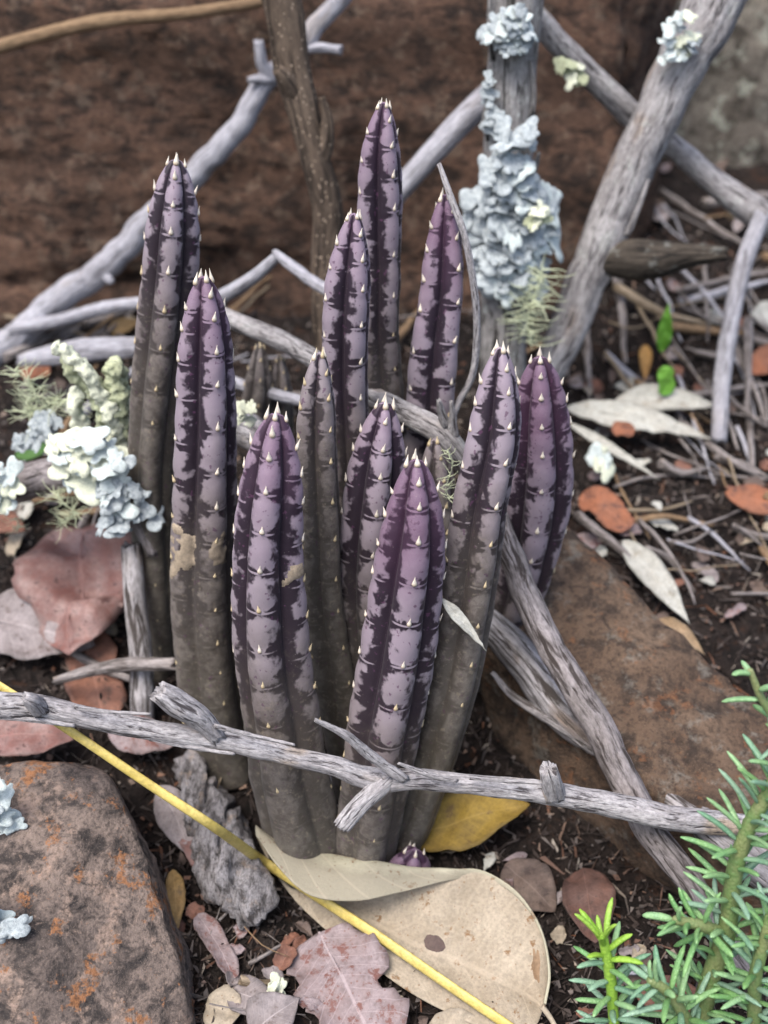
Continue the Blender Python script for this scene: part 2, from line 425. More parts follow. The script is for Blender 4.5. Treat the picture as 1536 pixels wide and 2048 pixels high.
# ------------------------------------------------------------------ setting: ground
def build_ground():
    def axis(a, b, step, far):
        core = np.arange(a, b + 1e-6, step)
        ext = np.cumsum(step * 1.25 ** np.arange(1, 40))
        lo = a - ext[ext < far]; hi = b + ext[ext < far]
        return np.concatenate([lo[::-1], core, hi])
    xs = axis(-16, 17, 0.16, 700.0); ys = axis(-10, 32, 0.16, 700.0)
    X, Y = np.meshgrid(xs, ys, indexing='ij')
    Z = ground_z(X, Y)
    near = np.exp(-np.maximum(0, np.abs(X) - 16) / 10) * np.exp(-np.maximum(0, np.abs(Y - 10) - 22) / 10)
    Z = Z + near * (0.10 * fbm(np.stack([X, Y, 0 * X], -1) * 2.4, 11, 3))
    V = np.stack([X, Y, Z], -1).reshape(-1, 3)
    o = obj('ground', V, grid_faces(len(xs), len(ys)), M_soil, origin=np.array([0, 0, 0.0]))
    props(o, kind='structure', label='dark brown soil slope under the leaf litter')
build_ground()

# ------------------------------------------------------------------ rocks
def rock(name, label, pts, mat, edge=0.4, rnd=6, amp=0.25, freq=0.6, seed=1, aniso=(1, 1, 1), fine=0.05, sharp=0.0, cat='rock', passes=5):
    bm = bmesh.new()
    for p in pts: bm.verts.new(p)
    r = bmesh.ops.convex_hull(bm, input=bm.verts)
    junk = [g for g in r['geom_interior'] + r['geom_unused'] if isinstance(g, bmesh.types.BMVert)]
    bmesh.ops.delete(bm, geom=list(set(junk)), context='VERTS')
    bmesh.ops.triangulate(bm, faces=bm.faces)
    for _ in range(passes + 6):
        long = [e for e in bm.edges if e.calc_length() > edge * 1.6]
        if not long or len(bm.verts) > 60000: break
        bmesh.ops.subdivide_edges(bm, edges=long, cuts=1, use_grid_fill=False)
        bmesh.ops.triangulate(bm, faces=[f for f in bm.faces if len(f.verts) > 3])
    for _ in range(rnd):
        bmesh.ops.smooth_vert(bm, verts=bm.verts, factor=0.5, use_axis_x=True, use_axis_y=True, use_axis_z=True)
    bm.normal_update()
    V = np.array([v.co[:] for v in bm.verts]); N = np.array([v.normal[:] for v in bm.verts])
    A = np.array(aniso)
    d = amp * fbm(V * freq * A, seed, 4) + fine * fbm(V * 3.1 * A, seed + 9, 4, 0.65)
    if sharp: d = d - sharp * np.clip(1 - 6 * np.abs(vnoise(V * freq * 0.7 * A + 5, seed + 31)), 0, 1)
    V = V + N * d[:, None]
    faces = [[v.index for v in f.verts] for f in bm.faces]
    bm.free()
    o = obj(name, V, faces, mat)
    return props(o, label, cat)

# the big brown rock face behind everything
W = []
for x, y0 in ((-75, 19.5), (-30, 19.0), (0, 19.5), (8.5, 20.5), (11.0, 25)):
    W += [(x, y0 - 1.0, -2.0), (x, y0, 8.0), (x + 0.5, y0 + 1.2, 17.0), (x, y0 + 5, 30.0), (x, y0 + 9, 36.0), (x, y0 + 45, 34.0), (x, y0 + 45, 0.0)]
rock('boulder', 'big brown rock face rising behind the succulent and branches', W, M_wall, 0.55, 5, 0.9, 0.16, 4, (0.7, 1, 1.7), 0.28, 0.55)
# grey-brown stone up the slope on the far side of the thick branches
G = [(11, 30, 4), (50, 28, 4), (11, 30, 19), (22, 31, 24), (50, 31, 26), (12, 52, 10), (50, 52, 10), (13, 48, 24), (50, 48, 26)]
rock('boulder', 'greyish lichen mottled stone up the slope beyond the thick branches', G, M_rockg, 0.8, 5, 0.8, 0.2, 14, (1, 1, 1), 0.25, 0.3)
# rock under the grey root
R = [at_y(1115, 1025, 6.2), at_y(1330, 1230, 3.2), at_y(1680, 1560, -1.0), at_y(955, 1265, 2.4), at_y(1110, 1420, 0.4), at_y(1270, 1560, -1.4), at_y(1650, 1800, -4.2),
     on_ground(985, 1470, -0.4), on_ground(1170, 1660, -0.3), on_ground(1440, 1890, -0.3), on_ground(1720, 2030, -0.3),
     at_y(1250, 1150, 7.5) - np.array([0, 0, 4.0]), at_y(1680, 1560, 1) - np.array([0, 0, 4]), at_y(1000, 1300, 5) - np.array([0, 0, 5])]
rock('rock', 'long brown rock with the grey root lying along its edge', R, M_rockr, 0.22, 4, 0.28, 0.5, 21, (1, 1, 1), 0.09, 0.12)
# rusty rock beside the yellow straw
L = [at_y(-120, 1530, -1.5), at_y(60, 1515, -1.7), at_y(215, 1545, -2.1), at_y(300, 1690, -3.1), at_y(338, 1840, -4.3), at_y(375, 2000, -5.6), at_y(420, 2200, -6.5),
     at_y(80, 1720, -3.9), at_y(40, 1900, -5.6), at_y(-160, 1800, -4.8), at_y(120, 2200, -7.6),
     on_ground(330, 1760, -0.6), on_ground(400, 1990, -0.6), on_ground(200, 1545, -0.8), on_ground(-150, 1560, -1.0), np.array([-12, -8.5, -4]), np.array([-5.5, -8.0, -4.0])]
rock('rock', 'mottled grey rock with rusty orange patches and white lichen', L, M_rockl, 0.17, 4, 0.22, 0.55, 33, (1, 1, 1), 0.08, 0.08)

# ------------------------------------------------------------------ branches and twigs
def tube_mesh(P, R, nseg, seed, fib=0.08, lump=0.10, flat=None, ends=('broken', 'broken'), s=None):
    n = len(P)
    T, N, B = frames(P)
    if s is None: s = np.concatenate([[0], np.cumsum(np.linalg.norm(np.diff(P, axis=0), axis=1))])
    th = np.linspace(0, 2 * math.pi, nseg, endpoint=False)
    Rm = float(np.mean(R))
    ct, st = np.cos(th), np.sin(th)
    bark = np.stack([np.broadcast_to(ct * Rm, (n, nseg)), np.broadcast_to(st * Rm, (n, nseg)), np.broadcast_to(s[:, None], (n, nseg))], -1)
    q = bark / Rm
    lum = fbm(np.stack([q[..., 0], q[..., 1], bark[..., 2] / Rm * 0.35], -1) * 0.9 + seed, seed, 3)
    rid = 1 - 2 * np.abs(fbm(np.stack([q[..., 0] * 4.2, q[..., 1] * 4.2, bark[..., 2] / Rm * 0.16], -1) + seed * 3.1, seed + 5, 3))
    rr = R[:, None] * (0.97 + lump * 1.3 * lum + fib * 0.7 * rid)
    k = (1.0, 1.0) if flat is None else flat
    V = P[:, None, :] + N[:, None, :] * (rr * ct * k[0])[..., None] + B[:, None, :] * (rr * st * k[1])[..., None]
    V = V.reshape(-1, 3); faces = grid_faces(n, nseg, True); at = bark.reshape(-1, 3)
    rng = np.random.default_rng(seed)
    for end, kind in ((0, ends[0]), (1, ends[1])):
        i = 0 if end == 0 else n - 1
        sg = -1 if end == 0 else 1
        ring = np.arange(i * nseg, (i + 1) * nseg)
        base = len(V)
        if kind == 'broken':
            V[ring] += T[i] * sg * (rng.uniform(-0.35, 0.55, nseg) * R[i])[:, None]
            inner = P[i] + (V[ring] - P[i]) * 0.6 - T[i] * sg * (R[i] * rng.uniform(-0.1, 0.3, nseg))[:, None]
            c = P[i] - T[i] * sg * R[i] * 0.15
        else:
            inner = P[i] + (V[ring] - P[i]) * 0.72 + T[i] * sg * R[i] * 0.4
            c = P[i] + T[i] * sg * R[i] * 0.55
        V = np.vstack([V, inner, c[None]])
        at = np.vstack([at, at[ring], at[ring[:1]]])
        for j in range(nseg):
            a, b = ring[j], ring[(j + 1) % nseg]; c0, c1 = base + j, base + (j + 1) % nseg
            f1 = [a, b, c1, c0]; f2 = [c0, c1, base + nseg]
            if end == 0: f1, f2 = f1[::-1], f2[::-1]
            faces.append(f1 if end == 0 else f1); faces.append(f2)
    return V, faces, at
def pxpath(ctrl):
    pts = []
    for u, v, y, w in ctrl:
        p = at_y(u, v, y); pts.append([*p, 0.5 * w * cmpx(p)])
    return np.array(pts)
def stick(name, ctrl, mat, parent=None, seed=1, nseg=20, step=None, fib=0.08, lump=0.08, wob=0.0, flat=None, ends=('broken', 'broken'), pts=None):
    pts = pxpath(ctrl) if pts is None else np.array(pts)
    r = float(pts[:, 3].mean())
    D, s = resample(pts, step or max(0.06, r * 0.28))
    P, R = D[:, :3], np.maximum(D[:, 3], 0.008)
    if wob:
        q = np.stack([s * 0.7, 0 * s, 0 * s], -1)
        P = P + wob * np.stack([fbm(q + 3.3, seed, 3), fbm(q + 9.1, seed + 1, 3), fbm(q + 15.7, seed + 2, 3)], -1)
    V, f, at = tube_mesh(P, R, nseg, seed, fib, lump, flat, ends, s)
    return obj(name, V, f, mat, parent, {'bark': at})
def branch(name, label, cat, ctrl, mat, stubs=(), strips=(), group=None, **kw):
    o = stick(name, ctrl, mat, **kw); props(o, label, cat, group)
    seed = kw.get('seed', 1)
    for k, c in enumerate(stubs):
        stick('side_stub', c, mat, o, seed + 20 + k, max(12, kw.get('nseg', 20) - 6), None, 0.1, 0.16)
    for k, c in enumerate(strips):
        stick('bark_strip', c, mat, o, seed + 50 + k, 7, None, 0.15, 0.2, flat=(0.5, 1.0))
    return o

# the twig that crosses in front of the clump
TW = lambda rows: [(u, v, y, 0.86 * w) for u, v, y, w in rows]
branch('dry_twig', 'weathered grey twig with broken stubs crossing in front of the purple stems', 'twig',
       TW([(-60, 1405, -3.4, 62), (30, 1412, -3.3, 58), (90, 1418, -3.25, 54), (200, 1440, -3.2, 50), (330, 1462, -3.1, 46), (460, 1484, -3.05, 46), (560, 1506, -3.0, 44), (660, 1530, -3.0, 46),
        (750, 1557, -3.0, 50), (850, 1560, -3.0, 46), (980, 1572, -3.0, 46), (1110, 1590, -3.0, 52), (1230, 1612, -2.95, 54), (1340, 1636, -2.9, 56), (1480, 1650, -2.8, 50), (1580, 1655, -2.75, 46)]), M_twig, seed=7, nseg=36, step=0.06, fib=0.12, lump=0.10, wob=0.05,
       stubs=[[(432, 1470, -3.1, 42), (395, 1432, -3.2, 44), (350, 1405, -3.3, 50), (318, 1384, -3.35, 40)],
              [(770, 1562, -3.05, 42), (738, 1592, -3.35, 38), (708, 1622, -3.6, 38), (684, 1652, -3.8, 34)],
              [(1108, 1588, -3.1, 46), (1104, 1562, -3.25, 42), (1098, 1538, -3.3, 36)],
              [(78, 1415, -3.4, 40), (62, 1402, -3.6, 30), (48, 1396, -3.65, 22)]],
       strips=[[(150, 1414, -3.45, 10), (220, 1424, -3.5, 9), (302, 1428, -3.6, 5)],
               [(810, 1560, -3.2, 20), (745, 1515, -3.3, 22), (690, 1470, -3.45, 18), (630, 1440, -3.55, 9)],
               [(915, 1562, -3.3, 10), (860, 1550, -3.35, 14), (796, 1526, -3.45, 7)],
               [(430, 1452, -3.35, 12), (500, 1470, -3.35, 11), (590, 1490, -3.45, 6)],
               [(300, 1478, -3.3, 9), (390, 1496, -3.3, 10), (470, 1508, -3.4, 7)],
               [(940, 1556, -3.3, 9), (1020, 1562, -3.35, 10), (1090, 1566, -3.35, 7)],
               [(-20, 1432, -3.5, 12), (70, 1440, -3.5, 12), (150, 1452, -3.5, 8)]])
branch('fallen_branch', 'dull grey branch slanting down across the brown rock', 'branch',
       [(960, 980, 2.6, 50), (1012, 1090, 1.9, 52), (1050, 1190, 1.2, 54), (1110, 1310, 0.2, 56), (1180, 1430, -0.8, 62), (1245, 1560, -1.8, 62), (1300, 1660, -2.5, 58), (1370, 1760, -3.1, 58), (1430, 1850, -3.6, 56), (1500, 1960, -4.3, 52)],
       M_diag, seed=11, nseg=28, fib=0.08, lump=0.08, wob=0.1)
branch('grey_root', 'broad weathered grey root lying along the edge of the brown rock', 'root',
       [(900, 1190, 3.0, 60), (985, 1250, 2.3, 80), (1065, 1335, 1.35, 105), (1130, 1420, 0.55, 112), (1215, 1500, -0.2, 84), (1300, 1560, -1.0, 76), (1380, 1615, -1.8, 88), (1460, 1680, -2.6, 110), (1600, 1790, -3.8, 130)],
       M_root, seed=15, nseg=36, fib=0.10, lump=0.14, flat=(1.0, 0.75), wob=0.08,
       stubs=[[(1190, 1500, -0.5, 22), (1120, 1450, 0.0, 24), (1030, 1395, 0.8, 16), (985, 1345, 1.3, 9)]])
# branches further back
branch('smooth_branch', 'smooth pale grey branch leaning on the rock behind the tall stems', 'branch',
       TW([(-60, 735, 16.6, 70), (40, 668, 16.9, 68), (140, 595, 17.1, 64), (290, 455, 17.4, 60), (420, 312, 17.6, 56), (540, 165, 17.9, 48), (610, 85, 18.1, 46), (690, -20, 18.4, 42)]), M_smooth, seed=23, nseg=28, fib=0.05, lump=0.07, wob=0.25,
       stubs=[[(545, 160, 17.8, 22), (524, 128, 17.6, 22), (517, 82, 17.5, 18)], [(545, 158, 17.8, 22), (515, 158, 17.5, 18), (497, 160, 17.4, 12)], [(600, 100, 18.0, 22), (640, 96, 17.9, 20), (682, 100, 17.8, 20)], [(205, 540, 17.2, 22), (216, 556, 16.9, 18), (224, 566, 16.8, 12)]])
branch('brown_twig', 'speckled brown twig standing between the two pale branches', 'twig',
       [(548, -60, 13.6, 82), (566, 20, 13.4, 80), (582, 130, 13.1, 74), (606, 220, 12.8, 66), (630, 320, 12.5, 62), (655, 430, 12.1, 62), (650, 560, 11.6, 60), (660, 760, 10.6, 60), (670, 900, 10.0, 60)], M_brown, seed=29, nseg=24, fib=0.05, lump=0.1,
       stubs=[[(600, 205, 12.8, 40), (572, 160, 12.5, 34), (556, 140, 12.4, 24)], [(640, 330, 12.4, 40), (655, 250, 12.4, 26), (644, 195, 12.4, 12)]])
branch('tan_twig', 'slender tan twig lying against the top of the rock face', 'twig',
       [(-60, 112, 18.6, 26), (60, 76, 18.8, 28), (210, 42, 19.0, 28), (380, 26, 19.2, 24), (520, 2, 19.4, 24), (640, -40, 19.6, 20)], M_tan, seed=31, nseg=16, fib=0.03, lump=0.08)
branch('pale_branch', 'blurred grey branch rising from behind the tallest stem', 'branch',
       [(740, 450, 14.6, 44), (800, 380, 14.9, 46), (870, 300, 15.2, 50), (930, 235, 15.5, 52), (1000, 170, 15.8, 52)], M_smooth, seed=37, nseg=20, fib=0.04, lump=0.06)
branch('lichened_branch', 'thick upright branch crusted with blue grey leafy lichen', 'branch',
       [(1040, -80, 13.6, 108), (1030, 60, 13.4, 104), (1022, 200, 13.2, 98), (1018, 330, 13.0, 96), (1010, 450, 12.7, 96), (1008, 560, 12.4, 92), (1006, 700, 12.0, 90), (1005, 860, 11.3, 90)], M_lichbranch, seed=41, nseg=36, fib=0.12, lump=0.08,
       stubs=[[(1050, 390, 12.4, 16), (1064, 350, 12.2, 14), (1078, 306, 12.0, 8)]],
       strips=[[(985, 120, 12.8, 12), (980, 60, 12.8, 12), (980, -20, 12.9, 12)], [(1064, 230, 12.6, 12), (1068, 180, 12.6, 10), (1062, 120, 12.6, 8)], [(975, 280, 12.5, 10), (970, 230, 12.5, 12), (982, 180, 12.6, 8)]])
fb = branch('forked_branch', 'thick grey branch slanting up over the litter with a dark broken stub', 'branch',
       [(1050, 930, 11.6, 60), (1088, 770, 12.6, 62), (1130, 670, 13.0, 70), (1185, 530, 13.3, 84), (1225, 430, 13.6, 88), (1275, 310, 14.0, 90), (1340, 175, 14.4, 96), (1410, 40, 14.9, 110), (1460, -60, 15.2, 112)], M_branch, seed=43, nseg=36, fib=0.12, lump=0.09, wob=0.15,
       stubs=[[(1205, 520, 13.2, 66), (1262, 520, 12.9, 74), (1320, 520, 12.7, 66), (1372, 512, 12.6, 48), (1450, 508, 12.5, 26)]],
       strips=[[(1255, 470, 12.9, 12), (1275, 420, 12.9, 12), (1298, 360, 13.1, 8)]])
M_dark = wood('dark_mossy_bark', (0.085, 0.07, 0.055), (0.05, 0.042, 0.034), (0.015, 0.013, 0.011), fscale=5.0, lich=0.25)
for ch in fb.children:
    if ch.name.startswith('side_stub'): ch.data.materials[0] = M_dark; ch['label'] = 'dark mossy broken stub'
branch('cross_branch', 'grey branch running behind the forked branch from the lichened one', 'branch',
       [(1060, 20, 15.2, 44), (1110, 80, 15.4, 48), (1190, 160, 15.8, 46), (1280, 245, 16.2, 48), (1360, 305, 16.0, 46), (1440, 375, 15.6, 52), (1510, 425, 15.2, 62), (1600, 480, 14.8, 60)], M_branch, seed=47, nseg=20, fib=0.08, lump=0.10)
branch('thin_branch', 'thin mauve grey branch standing in the litter below the cross branch', 'twig',
       [(1525, 430, 14.4, 34), (1490, 520, 14.0, 36), (1462, 640, 13.2, 36), (1445, 760, 12.6, 34), (1438, 880, 11.5, 32)], M_smooth, seed=53, nseg=16, fib=0.05, lump=0.1)
branch('forked_twig', 'thin forked grey twig resting behind the tall spotted stem', 'twig',
       [(330, 640, 13.0, 30), (420, 605, 12.0, 32), (500, 560, 11.0, 28), (556, 512, 10.4, 22)], M_smooth, seed=59, nseg=14, fib=0.05, lump=0.08,
       stubs=[[(550, 505, 10.4, 14), (580, 530, 9.8, 22), (620, 560, 9.2, 24), (670, 590, 8.4, 24)]])
branch('slanting_twig', 'grey twig slanting between the stems with a splintered end', 'twig',
       [(430, 625, 9.6, 34), (500, 655, 8.8, 38), (580, 690, 7.6, 38), (660, 740, 6.2, 38), (740, 790, 4.9, 42), (820, 830, 3.7, 46), (880, 865, 3.1, 48), (920, 915, 3.0, 44), (960, 990, 3.0, 30)], M_branch, seed=61, nseg=24, fib=0.10, lump=0.08,
       stubs=[[(893, 850, 3.0, 22), (882, 822, 2.9, 16), (877, 800, 2.8, 8)], [(905, 870, 3.0, 26), (905, 835, 2.9, 16), (902, 802, 2.8, 7)]])
branch('driftwood', 'flat pale grey piece of wood on the ground behind the crusty lichen', 'wood',
       [(40, 722, 14.6, 26), (120, 708, 14.2, 40), (200, 698, 13.8, 46), (300, 690, 13.2, 36)], M_smooth, seed=63, nseg=18, fib=0.08, lump=0.14, flat=(0.6, 1.0))
branch('driftwood', 'narrow pale grey stick under the smooth leaning branch', 'wood',
       [(20, 660, 16.4, 22), (120, 640, 16.2, 26), (230, 612, 16.6, 26), (340, 600, 16.4, 20)], M_smooth, seed=65, nseg=14, fib=0.08, lump=0.12)
branch('lower_twig', 'thin pale grey twig under the slanting twig', 'twig',
       [(440, 750, 8.8, 22), (490, 772, 8.2, 24), (560, 792, 7.4, 24), (620, 812, 6.6, 22), (690, 880, 5.4, 20)], M_smooth, seed=67, nseg=12, fib=0.05, lump=0.08)
branch('stump_twig', 'pale weathered twig with a green lichen patch behind two stems', 'twig',
       [(430, 800, 7.0, 60), (480, 850, 6.2, 70), (540, 890, 5.4, 66), (600, 960, 4.6, 50)], M_twig, seed=71, nseg=20, fib=0.10, lump=0.1)
branch('lichen_twig', 'dark mossy twig carrying pale lichens beside the tall left stem'.replace(' left', ' rear'), 'twig',
       [(-60, 985, 6.2, 74), (40, 965, 5.9, 74), (130, 945, 5.5, 70), (215, 955, 5.0, 56), (262, 1010, 4.5, 44), (288, 1060, 4.2, 36), (306, 1108, 4.0, 22)], M_diag, seed=73, nseg=24, fib=0.08, lump=0.12)
branch('twig', 'short mauve grey twig lying between the red leaf and the stems', 'twig',
       [(110, 1362, 2.7, 16), (180, 1342, 2.6, 24), (250, 1330, 2.3, 28), (350, 1328, 2.0, 28)], M_litter_twig, seed=79, nseg=14, fib=0.06, lump=0.08)
branch('dead_stalk', 'pale dead stalk standing behind the spotted front stems', 'stalk',
       [(262, 1090, 4.0, 40), (270, 1200, 3.4, 44), (282, 1320, 2.8, 46), (285, 1440, 2.2, 48)], M_root, seed=83, nseg=16, fib=0.08, lump=0.08)
BC = [on_ground(345, 1510, 0.9), on_ground(385, 1500, 1.0), on_ground(420, 1570, 1.3), on_ground(360, 1590, 1.2), on_ground(470, 1650, 1.2), on_ground(400, 1690, 1.2), on_ground(545, 1760, 1.1), on_ground(560, 1800, 0.9), on_ground(530, 1840, 0.7), on_ground(400, 1760, 0.9), on_ground(485, 1865, 0.3), on_ground(430, 1820, 0.6), on_ground(460, 1770, 1.5),
      on_ground(350, 1540, -0.2), on_ground(540, 1810, -0.2), on_ground(400, 1740, -0.2), on_ground(470, 1600, -0.1)]
M_flaky = rock_material('flaky_bark', (0.26, 0.245, 0.25), (0.38, 0.36, 0.365), (0.05, 0.044, 0.042), None, 0, (0.36, 0.27, 0.20), 0.5, (2.2, 0.9, 1.2), 1.3)
rock('bark_chunk', 'crumbling grey piece of bark under the yellow straw', BC, M_flaky, 0.09, 2, 0.30, 0.9, 91, (2.2, 0.8, 1.2), 0.16, 0.35, 'bark', 8)
branch('curved_stalk', 'thin dry grey stalk curving over the tip of a spotted stem', 'stalk',
       [(878, 328, 4.6, 9), (900, 390, 4.3, 14), (928, 470, 4.1, 15), (946, 560, 4.1, 15), (954, 650, 4.2, 15), (946, 745, 4.3, 14), (915, 810, 4.3, 13), (890, 880, 4.2, 12)], M_twig, seed=97, nseg=10, fib=0.06, lump=0.08, step=0.1)
branch('yellow_straw', 'bright yellow straw running past the rusty rock and over the big leaf', 'straw',
       [(-60, 1333, -2.2, 17), (0, 1372, -2.45, 18), (140, 1462, -3.0, 20), (300, 1570, -3.4, 21), (430, 1655, -3.6, 22)]
       + [(u, v, float(on_ground(u, v, l_)[1]), 23) for u, v, l_ in ((520, 1719, 1.0), (590, 1764, 0.95), (660, 1810, 0.85), (760, 1875, 0.75), (900, 1972, 0.7), (1040, 2068, 0.7))], M_straw, seed=101, nseg=10, fib=0.0, lump=0.0, flat=(0.45, 1.0))

# ------------------------------------------------------------------ the succulent
def spine_mesh():
    prof = [(0.0, 0.055), (0.03, 0.078), (0.08, 0.082), (0.15, 0.060), (0.22, 0.036), (0.30, 0.016), (0.36, 0.003)]
    V, F_ = [], []
    n = 8
    for z, r in prof:
        for k in range(n):
            a = 2 * math.pi * k / n
            V.append((r * math.cos(a), r * 0.8 * math.sin(a) + 0.10 * z * z, z - 0.02))
    F_ = grid_faces(len(prof), n, True)
    F_.append(list(range(n))[::-1]); F_.append([(len(prof) - 1) * n + k for k in range(n)])
    V = np.array(V)
    return mesh_data('spine', V, F_, M_spine_new, {'zz': np.clip(V[:, 2] / 0.3, 0, 1)})
ME_spine = spine_mesh()

plant = empty('succulent_plant', (-0.8, 0.8, 0.0))
props(plant, 'clump of purple ribbed succulent stems with pale spines', 'succulent')

def make_stem(ctrl, yb, yt, seed, phase, age=0.0, ribs=4, label=None, spacing=1.0, taper=1.0, scars=()):
    rng = np.random.default_rng(seed)
    v0, v1 = ctrl[0][1], ctrl[-1][1]
    pts = []
    for u, v, w in ctrl:
        y = yb + (yt - yb) * (v - v0) / (v1 - v0)
        p = at_y(u, v, y); pts.append([*p, 0.5 * w * cmpx(p)])
    D, s = resample(np.array(pts), 0.06)
    P, R = D[:, :3], D[:, 3]
    q = np.stack([s * 0.25, 0 * s, 0 * s], -1)
    wob = 0.10 * np.clip(s / 3, 0, 1) * np.clip((s[-1] - s) / 2, 0, 1)
    P = P + np.stack([wob * fbm(q + 1.7, seed, 2), wob * fbm(q + 8.7, seed, 2), 0 * s], -1)
    T, N, B = frames(P)
    Ltot = s[-1]; d = Ltot - s
    k = np.interp(d / taper, [0, 0.12, 0.3, 0.65, 1.1, 1.6, 2.4, 99], [0.22, 0.40, 0.54, 0.72, 0.87, 0.96, 1.0, 1.0])
    for _ in range(6): k[1:-1] = 0.25 * k[:-2] + 0.5 * k[1:-1] + 0.25 * k[2:]
    R = R * k * (1 + 0.025 * fbm(q * 3.0, seed + 3, 2))
    nth = 90
    th = np.linspace(0, 2 * math.pi, nth, endpoint=False)
    tw = phase + 0.06 * np.sin(s * 0.35 + seed) + 0.05               # slow twist of the ribs
    TH = th[None, :] + 0 * s[:, None]
    RB = ribs * TH / (2 * math.pi)
    ri = np.round(RB).astype(int) % ribs
    off = np.abs(RB - np.round(RB))                           # 0 crest .. 0.5 groove
    cr = np.cos(math.pi * off)                                # 1 crest .. 0 groove
    # tooth rows
    rows = []
    for i in range(ribs):
        dd = [0.05 if i % 2 == 0 else 0.16]
        stp = 0.36
        dd.append(dd[-1] + stp + (0.0 if i % 2 == 0 else 0.22) + rng.uniform(-0.04, 0.04))
        while dd[-1] < Ltot:
            stp = min(spacing, stp + 0.16) if stp < spacing else spacing
            dd.append(dd[-1] + stp * rng.uniform(0.88, 1.12))
        rows.append(np.array(dd))
    seg = np.zeros_like(TH)
    for i in range(ribs):
        r = rows[i]
        j = np.clip(np.searchsorted(r, d) - 1, 0, len(r) - 2)
        ph = np.clip((d - r[j]) / (r[j + 1] - r[j]), 0, 1)
        seg = np.where(ri == i, ph[:, None], seg)
    depth_ = np.interp(d, [0, 0.4, 2.0, 5.0, 9.0, 14.0], [0.50, 0.52, 0.48, 0.40, 0.27, 0.17])[:, None]
    groove = 1 - (cr ** np.interp(d, [0, 3, 8], [0.62, 0.72, 0.9])[:, None])
    pill = np.clip(np.sin(math.pi * np.clip(seg, 0, 1)), 0, 1) ** 1.1 - 0.6
    fade = np.interp(d, [0, 0.6, 7, 12], [0.25, 1.0, 0.8, 0.35])[:, None]
    toothbump = np.exp(-(np.minimum(seg, 1 - seg) / 0.07) ** 2)
    rr = R[:, None] * (1 - depth_ * groove + fade * cr ** 2 * (0.055 * pill + 0.03 * toothbump))
    A = TH + tw[:, None]
    pts3 = P[:, None, :] + N[:, None, :] * (rr * np.cos(A))[..., None] + B[:, None, :] * (rr * np.sin(A))[..., None]
    Q = pts3.reshape(-1, 3)
    nrm = (pts3 - P[:, None, :]).reshape(-1, 3); nrm /= np.linalg.norm(nrm, axis=1)[:, None] + 1e-9
    Q = Q + nrm * (0.018 * fbm(Q * 2.2, seed, 3))[:, None]
    V = np.vstack([Q, (P[-1] + T[-1] * 0.05)[None], P[0][None]])
    f = grid_faces(len(s), nth, True)
    b = (len(s) - 1) * nth
    for j in range(nth):
        f.append([b + j, b + (j + 1) % nth, len(V) - 2]); f.append([(j + 1) % nth, j, len(V) - 1])
    ex = lambda a, x, y: np.concatenate([np.asarray(a).ravel(), [x, y]])
    crest = np.clip(1 - off * 2, 0, 1)
    st = obj('stem', V, f, M_stem, plant, {'crest': ex(crest, 0.5, 0.5), 'tipd': ex(np.broadcast_to(d[:, None], TH.shape), 0, Ltot), 'seg': ex(seg, 0.5, 0.5), 'age': np.full(len(V), age)},
             origin=P[0])
    if label: st['label'] = label
    for i in range(ribs):
        for dk in rows[i]:
            if dk > Ltot - 0.8: continue
            if dk > 6.5 and rng.random() < 0.35: continue
            sidx = int(np.clip(np.searchsorted(s, Ltot - dk), 1, len(s) - 2))
            a = 2 * math.pi * i / ribs + tw[sidx]
            out = N[sidx] * math.cos(a) + B[sidx] * math.sin(a)
            if dk > 2.0 and out[1] > 0.55: continue               # far side of the stem, never seen
            rad = R[sidx] * (1 + 0.02 * float(fade[sidx, 0]))
            apex = dk < 0.3
            pos = P[sidx] + out * (rad - (0.02 if apex else 0.025))
            up = T[sidx]
            dirv = up * 1.0 + out * (-0.16 if apex else 0.10 + 0.16 * rng.random()) + rng.normal(0, 0.06, 3)
            sc1 = (0.74 if apex else 0.70) * rng.uniform(0.85, 1.12) * float(np.interp(dk, [0, 1, 6, 10], [1, 1.0, 0.82, 0.6])) * float(np.clip(np.max(R) / 0.7, 0.7, 1.1))
            aged = dk + age + rng.uniform(-1.5, 1.5) > 5.0
            piece('spine', ME_spine, st, pos, dirv, np.cross(out, up), (sc1, sc1, sc1 * (1.05 if apex else 0.95) * rng.uniform(0.8, 1.1)), M_spine_old if aged else None)
    # corky scars on the skin: ragged patches following the surface
    for (d0, d1, a0, a1) in scars:
        i0, i1 = np.searchsorted(s, Ltot - d1), np.searchsorted(s, Ltot - d0)
        jj = np.arange(int(a0 / 360 * nth), int(a1 / 360 * nth) + 1)
        ii = np.arange(i0, i1 + 1)
        G_ = pts3[np.ix_(ii, jj % nth)]; Nn = nrm.reshape(pts3.shape)[np.ix_(ii, jj % nth)]
        nz = fbm(G_ * 3.2, seed + 60, 3)
        eu = np.minimum(np.linspace(0, 1, len(ii)), np.linspace(1, 0, len(ii)))[:, None] * 2
        ev = np.minimum(np.linspace(0, 1, len(jj)), np.linspace(1, 0, len(jj)))[None, :] * 2
        hgt = np.minimum(eu, ev) - 0.35 + 0.9 * nz
        G2 = G_ + Nn * np.clip(hgt * 0.12 , -0.06, 0.035)[..., None]
        fl = [f_ for f_ in grid_faces(len(ii), len(jj)) if hgt.ravel()[f_].mean() > 0.02]
        obj('scar', G2.reshape(-1, 3), fl, M_scar, st, {'leaf': np.zeros((len(ii) * len(jj), 3))})
    return st

PH = math.radians
